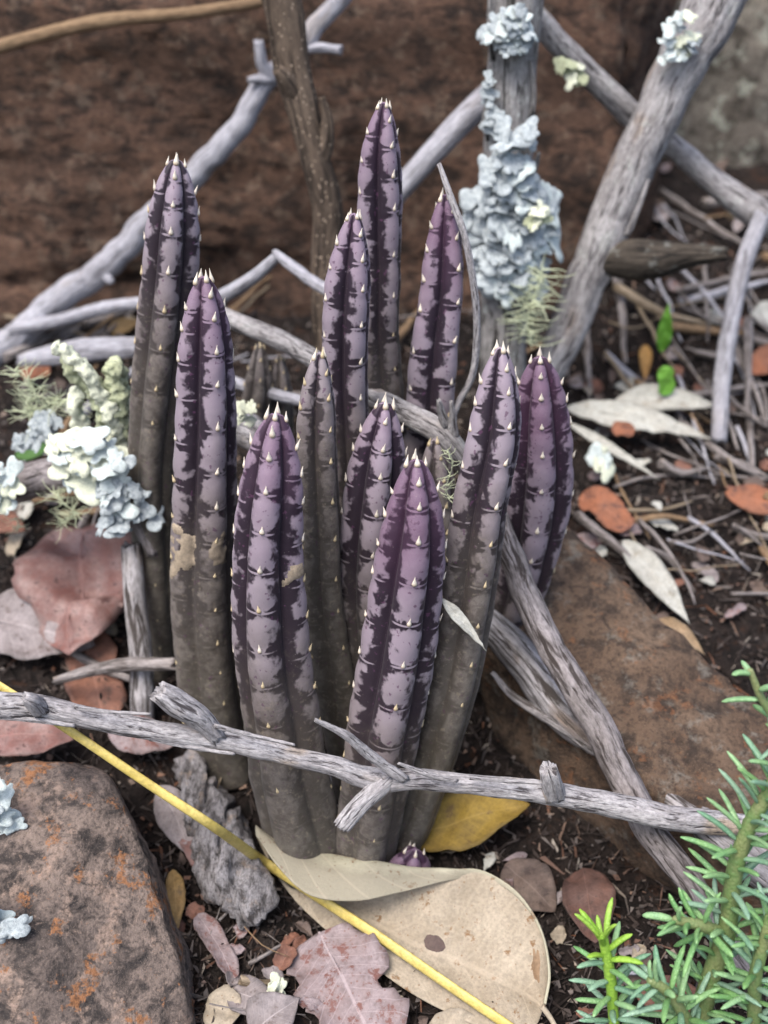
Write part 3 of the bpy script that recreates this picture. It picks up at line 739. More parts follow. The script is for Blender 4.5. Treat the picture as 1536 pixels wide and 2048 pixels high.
# ctrl rows run base -> tip: photo column, row, width
make_stem([(322, 1340, 80), (312, 1150, 84), (305, 950, 92), (322, 750, 108), (340, 560, 112), (347, 450, 110), (353, 322, 104)], 4.4, 4.6, 1, PH(6), 2.5, label='tall thin stem with a greyed lower half, beside the pale lichens')
make_stem([(455, 1540, 130), (425, 1400, 132), (405, 1200, 134), (408, 1000, 132), (411, 800, 122), (412, 680, 118), (407, 556, 110)], 1.6, 1.9, 2, PH(27), 0.2, label='stem with wide dark bands and a corky scar halfway down',
          scars=[(6.0, 7.8, 255, 330), (5.9, 7.0, -25, 35)])
make_stem([(618, 1720, 158), (600, 1630, 160), (565, 1450, 160), (542, 1250, 156), (538, 1080, 138), (545, 960, 128), (553, 830, 118)], -1.3, -0.7, 3, PH(-12), 0.0, label='stout front stem with rows of white spines and a pale crack',
          scars=[(3.3, 3.9, 45, 105)])
make_stem([(712, 1580, 96), (686, 1440, 94), (655, 1250, 94), (638, 1050, 92), (630, 900, 94), (632, 800, 94), (639, 708, 86)], 0.7, 1.0, 4, PH(33), 5.0, label='slim dull olive stem squeezed between stouter ones')
make_stem([(735, 1320, 80), (715, 1100, 84), (700, 900, 92), (690, 750, 102), (692, 620, 106), (698, 530, 104), (708, 430, 96)], 3.0, 3.1, 5, PH(31), 1.0, label='spotted stem standing in front of the tallest one')
make_stem([(800, 1100, 74), (782, 900, 78), (766, 700, 86), (758, 520, 92), (757, 400, 100), (760, 300, 100), (768, 208, 88)], 5.2, 5.0, 6, PH(30), 0.5, label='tallest stem of the clump')
make_stem([(830, 1250, 100), (845, 1050, 106), (856, 880, 112), (868, 720, 112), (880, 600, 104), (886, 500, 98), (891, 392, 86)], 4.4, 4.7, 7, PH(40), -0.5, label='blotched stem under the curved dry stalk')
make_stem([(752, 1540, 110), (738, 1350, 112), (732, 1200, 114), (738, 1070, 122), (748, 970, 124), (758, 890, 118), (770, 808, 104)], 1.0, 1.2, 8, PH(6), 1.5, label='short grey mauve stem behind the front pair')
make_stem([(725, 1730, 128), (742, 1620, 132), (772, 1450, 148), (800, 1280, 152), (818, 1140, 144), (826, 1040, 132), (832, 922, 118)], -1.45, -1.0, 9, PH(8), -0.9, label='front stem with mauve ribs and deep purple grooves')
make_stem([(790, 1720, 90), (845, 1590, 90), (900, 1400, 104), (935, 1200, 116), (962, 1020, 120), (984, 880, 116), (1001, 698, 106)], -0.9, 0.4, 10, PH(22), 2.0, label='long leaning stem with a brown grey lower half')
make_stem([(985, 1380, 74), (1015, 1270, 82), (1046, 1160, 104), (1072, 1040, 128), (1080, 940, 130), (1080, 840, 120), (1080, 716, 112)], 3.4, 2.6, 11, PH(-6), -1.0, label='clean mauve stem leaning out over the brown rock', spacing=1.1)
make_stem([(800, 1775, 90), (815, 1745, 92), (830, 1700, 84)], -1.9, -1.9, 12, PH(10), 0.0, label='stubby young stem at the foot of the clump', taper=0.35)
make_stem([(505, 860, 60), (515, 780, 62), (520, 690, 56)], 7.5, 7.7, 13, PH(10), 7.0, label='small dark green stem in the shade behind')
make_stem([(560, 870, 56), (562, 790, 58), (560, 715, 50)], 7.9, 8.1, 14, PH(25), 7.0, label='small dark green stem in the shade behind')
make_stem([(880, 1350, 90), (876, 1150, 96), (872, 1000, 96), (870, 880, 86)], 2.6, 2.8, 15, PH(25), 6.0, label='dark greenish stem in the shade between the front stems')

# ------------------------------------------------------------------ leaves
def leaf_grid(A, Bp, w, side, nrm, shape='oval', curl=0.0, arch=0.0, twist=0.0, seed=0, n=26, m=13, ragged=0.0, wave=0.15):
    """surface from A (base) to Bp (tip); side = half-width direction."""
    A, Bp, side, nrm = map(lambda z: np.asarray(z, float), (A, Bp, side, nrm))
    t = np.linspace(0, 1, n); a = np.linspace(-1, 1, m)
    L = np.linalg.norm(Bp - A)
    if shape == 'oval': prof = np.sin(math.pi * t ** 0.85) ** 0.75
    elif shape == 'round': prof = np.sqrt(np.clip(1 - (2 * t - 1) ** 2, 0, 1))
    elif shape == 'lance': prof = np.sin(math.pi * t ** 0.7) ** 1.1
    else: prof = np.clip(1.25 * np.sin(math.pi * np.clip(t, 0.0, 1)) ** 0.4, 0, 1)        # torn plate
    prof = np.maximum(prof, 0.02)
    EN = np.stack([fbm(np.stack([t * 7.0, 0 * t + q, 0 * t + seed * 1.3], -1), seed, 3) for q in (3.0, 9.0)], 1)
    V, at = [], []
    for i in range(n):
        c = A + (Bp - A) * t[i] + nrm * arch * L * math.sin(math.pi * t[i])
        ang = twist * (t[i] - 0.5)
        sd = side * math.cos(ang) + nrm * math.sin(ang); nn = nrm * math.cos(ang) - side * math.sin(ang)
        for j in range(m):
            e = 1.0
            e = 1 + 0.15 * EN[i, 1 if a[j] > 0 else 0] * abs(a[j])
            if ragged: e = e - ragged * max(0, float(_h(int(t[i] * 9), 3 if a[j] > 0 else 7, 1, seed)) - 0.35) * abs(a[j])
            x = a[j] * w * prof[i] * e
            cz = curl * w * (abs(a[j]) ** 1.7) * prof[i]
            V.append(c + sd * x + nn * cz); at.append((t[i], a[j], 0))
    V = np.array(V)
    V = V + nrm * (wave * w * fbm(V * (1.3 / max(w, 0.2)), seed, 3))[:, None]
    return V, np.array(at), n, m
def solid(V, at, n, m, th=0.025):
    """gives the sheet a thickness: two shells joined round the rim"""
    G_ = V.reshape(n, m, 3)
    du = np.gradient(G_, axis=0); dv = np.gradient(G_, axis=1)
    N = np.cross(du, dv); N /= np.linalg.norm(N, axis=-1)[..., None] + 1e-9
    V2 = (G_ - N * th).reshape(-1, 3)
    f = grid_faces(n, m); k = n * m
    fb = [[q + k for q in x[::-1]] for x in f]
    rim = [i * m for i in range(n)] + [(n - 1) * m + j for j in range(1, m)] + [i * m + m - 1 for i in range(n - 2, -1, -1)] + [j for j in range(m - 2, 0, -1)]
    fr = [[rim[q], rim[(q + 1) % len(rim)], rim[(q + 1) % len(rim)] + k, rim[q] + k] for q in range(len(rim))]
    return np.vstack([V, V2]), f + fb + fr, np.vstack([at, at])
def leaf(name, label, cat, a, b, wpx, mat, shape='oval', roll=0.0, curl=0.25, arch=0.08, twist=0.0, seed=0, group=None, ragged=0.0, lift=0.25, wave=0.15, stalk=False, y=None, rib=False):
    """a, b: (u, v[, lift]) photo positions of base and tip resting near the ground, or with y a depth."""
    if y is None:
        A = on_ground(a[0], a[1], a[2] if len(a) > 2 else lift); Bp = on_ground(b[0], b[1], b[2] if len(b) > 2 else lift)
    else:
        A = at_y(a[0], a[1], y[0]); Bp = at_y(b[0], b[1], y[1])
    ax = Bp - A; ax /= np.linalg.norm(ax)
    view = CAM - 0.5 * (A + Bp); view /= np.linalg.norm(view)
    up = np.array([0, -0.35, 0.94])
    up = up * 0.6 + view * 0.4
    side = np.cross(ax, up); side /= np.linalg.norm(side); nrm = np.cross(side, ax)
    if nrm.dot(view) < 0: nrm, side = -nrm, -side
    c, s_ = math.cos(math.radians(roll)), math.sin(math.radians(roll))
    side, nrm = side * c + nrm * s_, nrm * c - side * s_
    w = 0.5 * wpx * cmpx(0.5 * (A + Bp))
    V, at, n, m = leaf_grid(A, Bp, w, side, nrm, shape, curl, arch, twist, seed, ragged=ragged, wave=wave * 1.8)
    mid_ = V.reshape(n, m, 3)[:, m // 2].copy()
    V, f, at = solid(V, at, n, m)
    o = obj(name, V, f, mat, None, {'leaf': at})
    props(o, label, cat, group)
    if rib:
        D = catmull(mid_[::5], 30); rr_ = np.linspace(0.035, 0.012, len(D)) * max(0.6, min(1.3, w))
        Vr, fr, _ = tube_mesh(D + nrm * 0.004, rr_, 8, seed, 0.0, 0.05, ends=('round', 'round'))
        obj('midrib', Vr, fr, mat, o, {'leaf': np.zeros((len(Vr), 3))})
    if stalk:
        p = np.array([[*(A - ax * 0.9 + np.array([0, 0, -0.1])), 0.03], [*(A - ax * 0.4), 0.035], [*(A + ax * 0.1), 0.04]])
        D, s = resample(p, 0.08)
        V, f, bk = tube_mesh(D[:, :3], D[:, 3], 8, seed, 0.02, 0.05)
        obj('stalk', V, f, mat, o, {'leaf': np.zeros((len(V), 3))})
    return o

# the big curled leaf at the foot of the clump: rows give lower edge, fold line and edge of the folded flap
def big_leaf():
    rows = [((514, 1676), (511, 1668), (512, 1672)), ((545, 1738), (572, 1684), (558, 1736)), ((592, 1802), (648, 1706), (620, 1790)), ((662, 1868), (738, 1724), (715, 1802)),
            ((742, 1930), (825, 1740), (805, 1784)), ((832, 1992), (898, 1746), (890, 1762)), ((912, 2032), (962, 1750), (960, 1754)), ((985, 2064), (1030, 1792), (1029, 1795)),
            ((1040, 2068), (1080, 1862), (1079, 1864)), ((1072, 2050), (1098, 1945), (1097, 1946)), ((1084, 2026), (1090, 2008), (1089, 2009))]
    X = []
    for k, (lo, top, fl) in enumerate(rows):
        q = k / 10.0
        a = on_ground(*lo, 0.35); b = on_ground(*top, 0.9 + 0.5 * math.sin(math.pi * q))
        mid_px = (lo[0] * 0.5 + top[0] * 0.5, lo[1] * 0.5 + top[1] * 0.5)
        mdl = on_ground(*mid_px, 0.45)
        q1 = on_ground(lo[0] * 0.78 + top[0] * 0.22, lo[1] * 0.78 + top[1] * 0.22, 0.38)
        fw = max(0.0, 1 - k / 6.2)
        e = on_ground(*fl, 1.25 + 0.55 * fw) if k < 7 else b + np.array([0, -0.02, 0.01])
        bulge = (b + e) / 2 + np.array([0, 0.02, 0.28 * fw])
        X.append(np.array([a, q1, mdl, b, bulge, e]))
    X = np.array(X)
    n, m = 60, 45
    Y = np.stack([catmull(X[:, j], n - 1) for j in range(6)], 1)
    V, at = [], []
    for i in range(n):
        cs = catmull(Y[i], m - 1)
        for j in range(m):
            V.append(cs[j])
            tt = j / (m - 1) * 5
            at.append((i / (n - 1), (tt - 1.6) / 2.4, float(np.clip((tt - 3.0) / 0.25, 0, 1))))
    V = np.array(V); V = V + np.array([0, -0.3, 0.94]) * (0.05 * fbm(V * 0.9, 77, 3))[:, None]
    V, f, at = solid(V, np.array(at), n, m, 0.03)
    o = obj('curled_leaf', V, f, M_leaf_tan, None, {'leaf': at})
    props(o, 'big tan dry leaf with one edge folded over, under the yellow straw', 'leaf')
    A = on_ground(1084, 2012, 0.6)
    pts = np.array([[*A, 0.07], [*on_ground(1102, 2038, 0.5), 0.06], [*on_ground(1128, 2085, 0.3), 0.06]])
    D, s = resample(pts, 0.06)
    Vt, ft, _ = tube_mesh(D[:, :3], D[:, 3], 10, 3, 0.05, 0.08)
    obj('stalk', Vt, ft, M_leaf_tan, o, {'leaf': np.zeros((len(Vt), 3))})
    # the dark round blotch and the rusty edge mark, slightly proud of the blade
    for (u0, v0, ru, rv, sd) in ((866, 1886, 24, 24, 1), (1074, 1935, 11, 40, 2)):
        cells = V[:n * m].reshape(n, m, 3)
        ctr = None; best = 1e9
        for i in range(0, n):
            for j in range(0, 30):
                p = cells[i, j]; dz = p - CAM; dep = dz[1] * CP - dz[2] * SP
                uu = 768 + dz[0] / dep * F; vv = 1024 - (dz[1] * SP + dz[2] * CP) / dep * F
                e = (uu - u0) ** 2 + (vv - v0) ** 2
                if e < best: best = e; ctr = (i, j)
        i, j = ctr; i = min(max(i, 1), n - 2); j = min(max(j, 1), m - 2)
        p = cells[i, j]; a1 = cells[i + 1, j] - cells[i - 1, j]; b1 = cells[i, j + 1] - cells[i, j - 1]
        nr = np.cross(a1, b1); nr /= np.linalg.norm(nr)
        if nr.dot(CAM - p) < 0: nr = -nr
        xr = np.array([1.0, 0, 0]); xr -= nr * xr.dot(nr); xr /= np.linalg.norm(xr); yr = np.cross(nr, xr)
        k_ = cmpx(p); pv = [p + nr * 0.035]; 
        for ring in (0.6, 1.0):
            for q in range(20):
                an = 2 * math.pi * q / 20; rj = ring * (1 + (0.12 if sd == 1 else 0.55) * float(vnoise(np.array([math.cos(an) * 2, math.sin(an) * 2, sd * 4.0]), sd)))
                pv.append(p + xr * ru * k_ * rj * math.cos(an) + yr * rv * k_ * rj * math.sin(an) + nr * (0.03 if ring < 1 else -0.01))
        fc = [[0, 1 + q, 1 + (q + 1) % 20] for q in range(20)] + [[1 + q, 21 + q, 21 + (q + 1) % 20, 1 + (q + 1) % 20] for q in range(20)]
        obj('blotch', np.array(pv), fc, M_blotch if sd == 1 else M_blotch_b, o, {'leaf': np.zeros((len(pv), 3))})
M_blotch_b = leafmat('blotch_rust', (0.20, 0.125, 0.07), (0.27, 0.18, 0.11), None, 0, 0.0)
M_blotch = leafmat('blotch_dark', (0.085, 0.055, 0.05), (0.10, 0.07, 0.06), None, 0, 0.0)
big_leaf()

leaf('yellow_leaf', 'mustard yellow leaf tucked behind the foot of the leaning stem', 'leaf', (810, 1680, 0.3), (1060, 1610, 1.1), 118, M_leaf_yellow, 'oval', 8, 0.2, 0.06, 0.3, 3, rib=True)
leaf('red_leaf', 'large glossy reddish leaf under the pale lichens', 'leaf', (190, 1040, 0.9), (150, 1330, 0.7), 250, M_leaf_red, 'oval', -12, 0.28, 0.10, 0.3, 5, ragged=0.2, rib=True, wave=0.34)
leaf('fallen_leaf', 'dull grey brown leaf beside the large reddish leaf', 'leaf', (-60, 1230, 0.5), (190, 1290, 0.7), 150, M_leaf_grey, 'oval', 0, 0.2, 0.05, 0.2, 7, rib=True)
leaf('fallen_leaf', 'reddish shred of leaf under the mauve grey twig', 'leaf', (165, 1260, 0.4), (210, 1450, 0.3), 110, M_leaf_rust, 'plate', 0, 0.15, 0.0, 0.4, 8, ragged=0.5)
leaf('fallen_leaf', 'pale rust coloured leaf on top of the rusty rock', 'leaf', (-40, 1470, 1.6), (150, 1475, 1.2), 110, M_leaf_red, 'oval', 5, 0.2, 0.05, 0.2, 9)
leaf('fallen_leaf', 'torn mauve grey leaf lying below the big tan leaf', 'leaf', (640, 1870, 0.3), (760, 2110, 0.4), 200, M_leaf_mauve, 'plate', 0, 0.12, 0.05, 0.2, 11, ragged=0.6, rib=True)
leaf('fallen_leaf', 'narrow ochre leaf standing beside the rusty rock', 'leaf', (345, 1740, 0.5), (352, 1880, 0.4), 40, leafmat('leaf_ochre', (0.30, 0.19, 0.07), (0.24, 0.15, 0.06), (0.12, 0.08, 0.04), 0.2), 'lance', 15, 0.2, 0.1, 0.3, 13)
leaf('fallen_leaf', 'round tan leaf at the foot of the rusty rock', 'leaf', (412, 2010, 0.25), (480, 2030, 0.3), 90, M_leaf_tan, 'round', 0, 0.2, 0.03, 0, 15)
leaf('fallen_leaf', 'dark grey leaf overlapping the round tan leaf', 'leaf', (455, 1975, 0.4), (550, 2020, 0.3), 76, M_leaf_grey, 'oval', 0, 0.2, 0.1, 0, 16)
leaf('fallen_leaf', 'pointed slate grey leaf between the torn leaf and round leaf', 'leaf', (500, 2070, 0.3), (600, 1995, 0.6), 110, M_leaf_grey, 'lance', 0, 0.35, 0.1, 0, 17, rib=True)
leaf('fallen_leaf', 'reddish brown leaf propped against the brown rock', 'leaf', (1165, 1740, 0.3), (1190, 1890, 0.9), 110, M_leaf_rust_shade, 'oval', 0, 0.15, 0.05, 0.3, 19, rib=True)
leaf('fallen_leaf', 'dark red leaf lying under the green herb', 'leaf', (1270, 1985, 0.3), (1420, 2010, 0.3), 80, M_leaf_rust, 'oval', 0, 0.2, 0.05, 0.1, 21)
leaf('fallen_leaf', 'curled grey leaf strip beside the bark chunk', 'leaf', (395, 1830, 0.3), (470, 1960, 0.3), 46, M_leaf_mauve, 'plate', 20, 0.3, 0.05, 0.5, 23)
leaf('fallen_leaf', 'pink tinged leaf scrap under the bark chunk', 'leaf', (370, 1640, 0.4), (425, 1740, 0.5), 66, M_leaf_red, 'plate', 0, 0.2, 0.05, 0.2, 25)
leaf('fallen_leaf', 'long mauve leaf under the yellow straw', 'leaf', (320, 1570, 0.4), (400, 1740, 0.35), 70, M_leaf_grey, 'lance', 0, 0.2, 0.05, 0.2, 26)
leaf('fallen_leaf', 'pale grey leaf behind the twig and bark chunk', 'leaf', (215, 1460, 0.8), (350, 1490, 0.7), 80, M_leaf_mauve, 'oval', 0, 0.2, 0.05, 0.2, 27)
leaf('fallen_leaf', 'large dark shadowed leaf right of the big tan leaf'.replace('right of', 'beside'), 'leaf', (1010, 1730, 0.3), (1110, 1820, 0.3), 110, M_leaf_brown, 'oval', 0, 0.2, 0.05, 0.2, 28)
leaf('fallen_leaf', 'pale tan leaf half under the big folded leaf', 'leaf', (850, 2070, 0.2), (960, 2040, 0.25), 70, M_leaf_tan, 'oval', 0, 0.2, 0.05, 0, 29)
# litter to the side of the brown rock
leaf('dry_leaf', 'long pale blade shaped leaf pointing at the mauve stem', 'leaf', (1130, 815, 1.0), (1430, 880, 0.8), 60, M_leaf_pale, 'lance', 0, 0.2, 0.06, 0.3, 31, rib=True)
leaf('fallen_leaf', 'bluish white leaf lying across the long pale blade', 'leaf', (1230, 800, 0.8), (1450, 815, 0.8), 58, M_leaf_pale, 'lance', 0, 0.25, 0.08, 0.2, 33)
leaf('dry_leaf', 'narrow straw coloured blade running down from the pale leaf', 'leaf', (1135, 845, 0.9), (1320, 960, 0.7), 22, M_paleblade, 'lance', 0, 0.1, 0.02, 0.2, 35)
leaf('fallen_leaf', 'rust orange leaf behind the mauve stem and brown rock', 'leaf', (1165, 985, 0.7), (1260, 1060, 0.6), 70, M_leaf_orange, 'plate', 0, 0.2, 0.05, 0.3, 37, ragged=0.4)
leaf('fallen_leaf', 'long pale grey leaf sloping down behind the brown rock', 'leaf', (1245, 1080, 0.7), (1380, 1250, 0.6), 62, M_leaf_pale, 'lance', 0, 0.2, 0.05, 0.3, 39, rib=True)
leaf('fallen_leaf', 'salmon orange leaf at the edge of the twig tangle', 'leaf', (1450, 985, 0.6), (1600, 1030, 0.6), 60, M_leaf_orange, 'oval', 0, 0.2, 0.05, 0.2, 41)
leaf('fallen_leaf', 'small orange leaf scrap beside the long pale blade', 'leaf', (1222, 858, 1.2), (1270, 862, 1.2), 32, M_leaf_orange, 'plate', 0, 0.2, 0.05, 0, 43)
leaf('fallen_leaf', 'cream leaf up the slope beyond the thin branch', 'leaf', (1500, 640, 0.6), (1590, 620, 0.6), 60, M_leaf_pale, 'oval', 0, 0.2, 0.05, 0, 45)
leaf('fallen_leaf', 'brown orange leaf beyond the thin mauve branch', 'leaf', (1500, 750, 0.6), (1580, 690, 0.8), 60, M_leaf_orange, 'oval', 0, 0.2, 0.05, 0, 47)
leaf('fallen_leaf', 'tan rolled leaf beside the green shoot', 'leaf', (1290, 690, 0.4), (1290, 760, 0.5), 26, leafmat('leaf_amber', (0.36, 0.20, 0.06), (0.30, 0.16, 0.05), None), 'oval', 0, 0.3, 0.05, 0, 49)
leaf('fallen_leaf', 'rolled tan leaf at the far edge of the brown rock', 'leaf', (1310, 1240, 0.9), (1410, 1310, 0.7), 44, leafmat('leaf_buff', (0.32, 0.23, 0.14), (0.26, 0.18, 0.11), None), 'lance', 0, 0.5, 0.1, 0.3, 51)
leaf('fallen_leaf', 'amber dry leaf on the ground behind the tall thin stem', 'leaf', (215, 665, 0.5), (290, 640, 0.5), 36, leafmat('leaf_honey', (0.30, 0.20, 0.09), (0.25, 0.16, 0.07), None), 'lance', 0, 0.2, 0.05, 0, 53)
leaf('fallen_leaf', 'orange leaf scrap behind the pale lichens', 'leaf', (40, 745, 0.8), (100, 735, 0.8), 50, M_leaf_orange, 'plate', 0, 0.2, 0.05, 0, 55)
leaf('fallen_leaf', 'rust leaf below the lichen twig', 'leaf', (-20, 1035, 0.9), (50, 1060, 0.8), 50, M_leaf_rust, 'oval', 0, 0.2, 0.05, 0, 57)
leaf('fallen_leaf', 'green leaf peeping out behind the lichen twig', 'leaf', (30, 915, 0.5), (110, 890, 0.7), 40, M_darkgreen, 'lance', 0, 0.2, 0.05, 0, 59)
leaf('dry_leaf', 'pale dry blade caught between the front stem and leaning stem', 'leaf', (880, 1195), (972, 1302), 26, M_paleblade, 'lance', 10, 0.3, 0.02, 0.3, 61, y=(-1.0, -1.6))
leaf('grass_shoot', 'bright green grass shoot standing in the litter', 'shoot', (1322, 705), (1338, 605), 30, M_shoot, 'lance', 0, 0.3, 0.02, 0.3, 63, y=(15.2, 15.0))
leaf('grass_shoot', 'short bright green shoot stub below the taller shoot', 'shoot', (1334, 790), (1328, 732), 34, M_shoot, 'plate', 0, 0.2, 0.0, 0.1, 64, y=(13.4, 13.3))

# ------------------------------------------------------------------ lichens
def lobe_mesh(seed, mat):
    nt, nr = 36, 4
    V, F_ = [], []
    def outline(a):
        k = 4 + seed % 3
        w = a + 0.5 * math.sin(a + seed * 2.3) + 0.25 * math.sin(2 * a + seed)
        return 0.48 + (0.34 + 0.22 * math.sin(1.7 * seed + 2 * a)) * abs(math.cos(k * w / 2 + seed)) ** 0.55 + 0.24 * float(vnoise(np.array([math.cos(a) * 1.4, math.sin(a) * 1.4, seed * 1.7]), seed))
    for sh in (0, 1):
        V.append((0, 0, -0.05 * sh))
        for i in range(1, nr + 1):
            r = i / nr
            for j in range(nt):
                a = 2 * math.pi * j / nt; R_ = r * outline(a)
                z = 0.10 * math.sin(2 * a + seed) * r * r + 0.08 * r ** 3 * math.sin(3 * a + seed * 2) - 0.10 * r ** 5 + 0.10 * r * r + 0.04 * float(vnoise(np.array([R_ * math.cos(a) * 3, R_ * math.sin(a) * 3, seed]), seed + 1))
                V.append((R_ * math.cos(a), R_ * math.sin(a), z - 0.05 * sh * (1 - 0.5 * (i == nr))))
    off = 1 + nr * nt
    for sh in (0, 1):
        o = sh * off
        for j in range(nt):
            f = [o, o + 1 + j, o + 1 + (j + 1) % nt]; F_.append(f if sh == 0 else f[::-1])
        for i in range(nr - 1):
            for j in range(nt):
                a, b = o + 1 + i * nt + j, o + 1 + i * nt + (j + 1) % nt
                f = [a, a + nt, b + nt, b]; F_.append(f if sh == 0 else f[::-1])
    e = 1 + (nr - 1) * nt
    for j in range(nt):
        a, b = e + j, e + (j + 1) % nt
        F_.append([a, a + off, b + off, b])
    return mesh_data('lobe', np.array(V), F_, mat)
LOBES = [lobe_mesh(k, M_lich_blue) for k in range(1, 15)]
def inside(poly, u, v):
    c = False; n = len(poly)
    for i in range(n):
        (x1, y1), (x2, y2) = poly[i], poly[(i + 1) % n]
        if (y1 > v) != (y2 > v) and u < (x2 - x1) * (v - y1) / (y2 - y1) + x1: c = not c
    return c
def lichen(label, poly, y, n, size, mats, seed, bulge=0.6, axis_u=None, halfw=60, tilt=0.42, ground=None, dense=0.72):
    rng = random.Random(seed)
    us = [p[0] for p in poly]; vs = [p[1] for p in poly]
    pick = []
    tries = 0
    while len(pick) < n and tries < 6000:
        tries += 1
        u, v = rng.uniform(min(us), max(us)), rng.uniform(min(vs), max(vs))
        if not inside(poly, u, v): continue
        if any((u - a) ** 2 + (v - b) ** 2 < (dense * size[0]) ** 2 for a, b in pick): continue
        pick.append((u, v))
    uc = sum(us) / len(us); vc = sum(vs) / len(vs)
    P0 = at_y(uc, max(vs), y) if ground is None else on_ground(uc, max(vs), ground)
    o = empty('leafy_lichen', P0); props(o, label, 'lichen')
    for k, (u, v) in enumerate(sorted(pick, key=lambda q: q[1])):
        x = (u - (axis_u if axis_u is not None else uc)) / halfw
        if ground is None:
            yy = y - bulge * math.sqrt(max(0.0, 1 - min(1, x * x))) - rng.uniform(0, 0.25)
            p = at_y(u, v, yy)
        else:
            p = on_ground(u, v, ground + rng.uniform(-0.1, 0.25))
        r = rng.uniform(*size) * cmpx(p)
        z = Vector((0.55 * x + rng.uniform(-tilt, tilt), -0.75 + rng.uniform(-tilt, tilt) * 0.6, 0.62 + rng.uniform(-tilt, tilt) * 0.8))
        a = rng.uniform(0, 6.28)
        piece('lobe', rng.choice(LOBES), o, p, z, (math.cos(a), 0.2, math.sin(a)), (r * 1.2, r * 1.2, r), rng.choice(mats))
    return o
B_, Wt, Cr = M_lich_blue, M_lich_white, M_lich_pale
lichen('large blue grey leafy lichen clothing the thick upright branch', [(1005, 250), (1075, 245), (1070, 300), (1090, 360), (1105, 390), (1105, 470), (1135, 520), (1085, 545), (1070, 580), (1000, 575), (955, 560), (945, 500), (930, 430), (955, 370), (985, 310)], 12.3, 80, (18, 40), [B_, B_, Wt, B_], 5, 0.9, 1018, 70)
lichen('small whitish leafy lichen near the top of the upright branch', [(970, 60), (1010, 30), (1040, 20), (1072, 45), (1060, 80), (1030, 100), (1000, 90)], 13.2, 22, (16, 30), [B_, Wt, Wt], 6, 0.9, 1022, 60)
lichen('small grey lichen specks on the upright branch above the large lichen', [(970, 150), (1000, 150), (1000, 200), (1000, 260), (975, 270), (968, 210)], 13.0, 12, (10, 18), [B_], 16, 0.8, 1022, 60)
lichen('cream leafy lichen spreading on the mossy twig', [(85, 900), (150, 870), (215, 885), (225, 930), (170, 975), (130, 960), (128, 920)], 4.6, 16, (26, 44), [Cr, Cr, Cr, Wt], 7, 0.5, 160, 80, 0.35)
lichen('blue grey leafy lichen drooping from the end of the mossy twig', [(190, 960), (240, 900), (262, 960), (300, 1000), (318, 1035), (270, 1060), (225, 1075), (200, 1050), (215, 1010), (180, 1000)], 4.2, 24, (16, 32), [B_, B_, Wt], 8, 0.4, 245, 70, 0.5)
lichen('cream lichen cushion on the mossy twig by the picture edge'.replace(' by the picture edge', ' away from the stems'), [(-40, 930), (20, 940), (45, 970), (25, 1010), (-40, 1020)], 5.2, 12, (22, 36), [Cr, Wt], 9, 0.4, 0, 50, 0.4)
lichen('dull bluish lichen half hidden among the green crusty lichen', [(60, 850), (100, 820), (115, 850), (90, 885), (50, 895)], 6.8, 8, (16, 28), [B_], 10, 0.3, 85, 40, 0.5)
lichen('bluish white lichen at the shaded end of the green crust', [(30, 880), (55, 870), (60, 895), (40, 910)], 6.8, 4, (14, 22), [B_], 20, 0.3, 45, 40, 0.5)
lichen('white lichen rosette on the upper edge of the rusty rock', [(-40, 1555), (10, 1565), (45, 1650), (30, 1680), (-40, 1690)], -2.9, 12, (20, 32), [Wt, B_], 11, 0.3, -10, 60, 0.35)
lichen('white lichen rosette lower on the rusty rock', [(-40, 1740), (5, 1770), (75, 1850), (70, 1890), (10, 1870), (25, 1960), (-40, 1980)], -5.0, 14, (22, 34), [Wt, Wt, B_], 12, 0.3, -10, 60, 0.35)
lichen('pale green lichen patch on the stump twig between two stems', [(475, 810), (500, 808), (512, 830), (500, 850), (478, 845)], 5.2, 6, (10, 18), [Cr], 13, 0.3, 492, 30, 0.4)
lichen('pale lichen blotches on the forked branch near its top', [(1345, 30), (1385, 20), (1390, 90), (1360, 120), (1340, 100), (1325, 160), (1320, 110)], 13.9, 14, (14, 24), [Cr, Wt, B_], 14, 0.3, 1370, 60, 0.5)
lichen('greenish lichen tuft under the cross branch', [(1118, 130), (1160, 125), (1170, 160), (1130, 168)], 15.0, 8, (12, 20), [Cr, M_lich_green], 15, 0.3, 1140, 40, 0.5)
lichen('pale yellow lichen tuft on the large blue grey lichen', [(1055, 415), (1095, 412), (1098, 445), (1062, 450)], 11.4, 7, (10, 18), [M_lich_green, Cr], 17, 0.3, 1075, 40, 0.5)
lichen('tiny pale green lichen flake on the ground by the torn leaf', [(535, 1960), (575, 1965), (570, 1990), (545, 1995)], 0, 4, (12, 20), [Cr], 18, ground=0.4)
lichen('pale bluish lichen flake in the litter beyond the rock', [(1190, 905), (1225, 900), (1225, 945), (1195, 950)], 0, 5, (14, 24), [Wt, Cr], 19, ground=1.0)

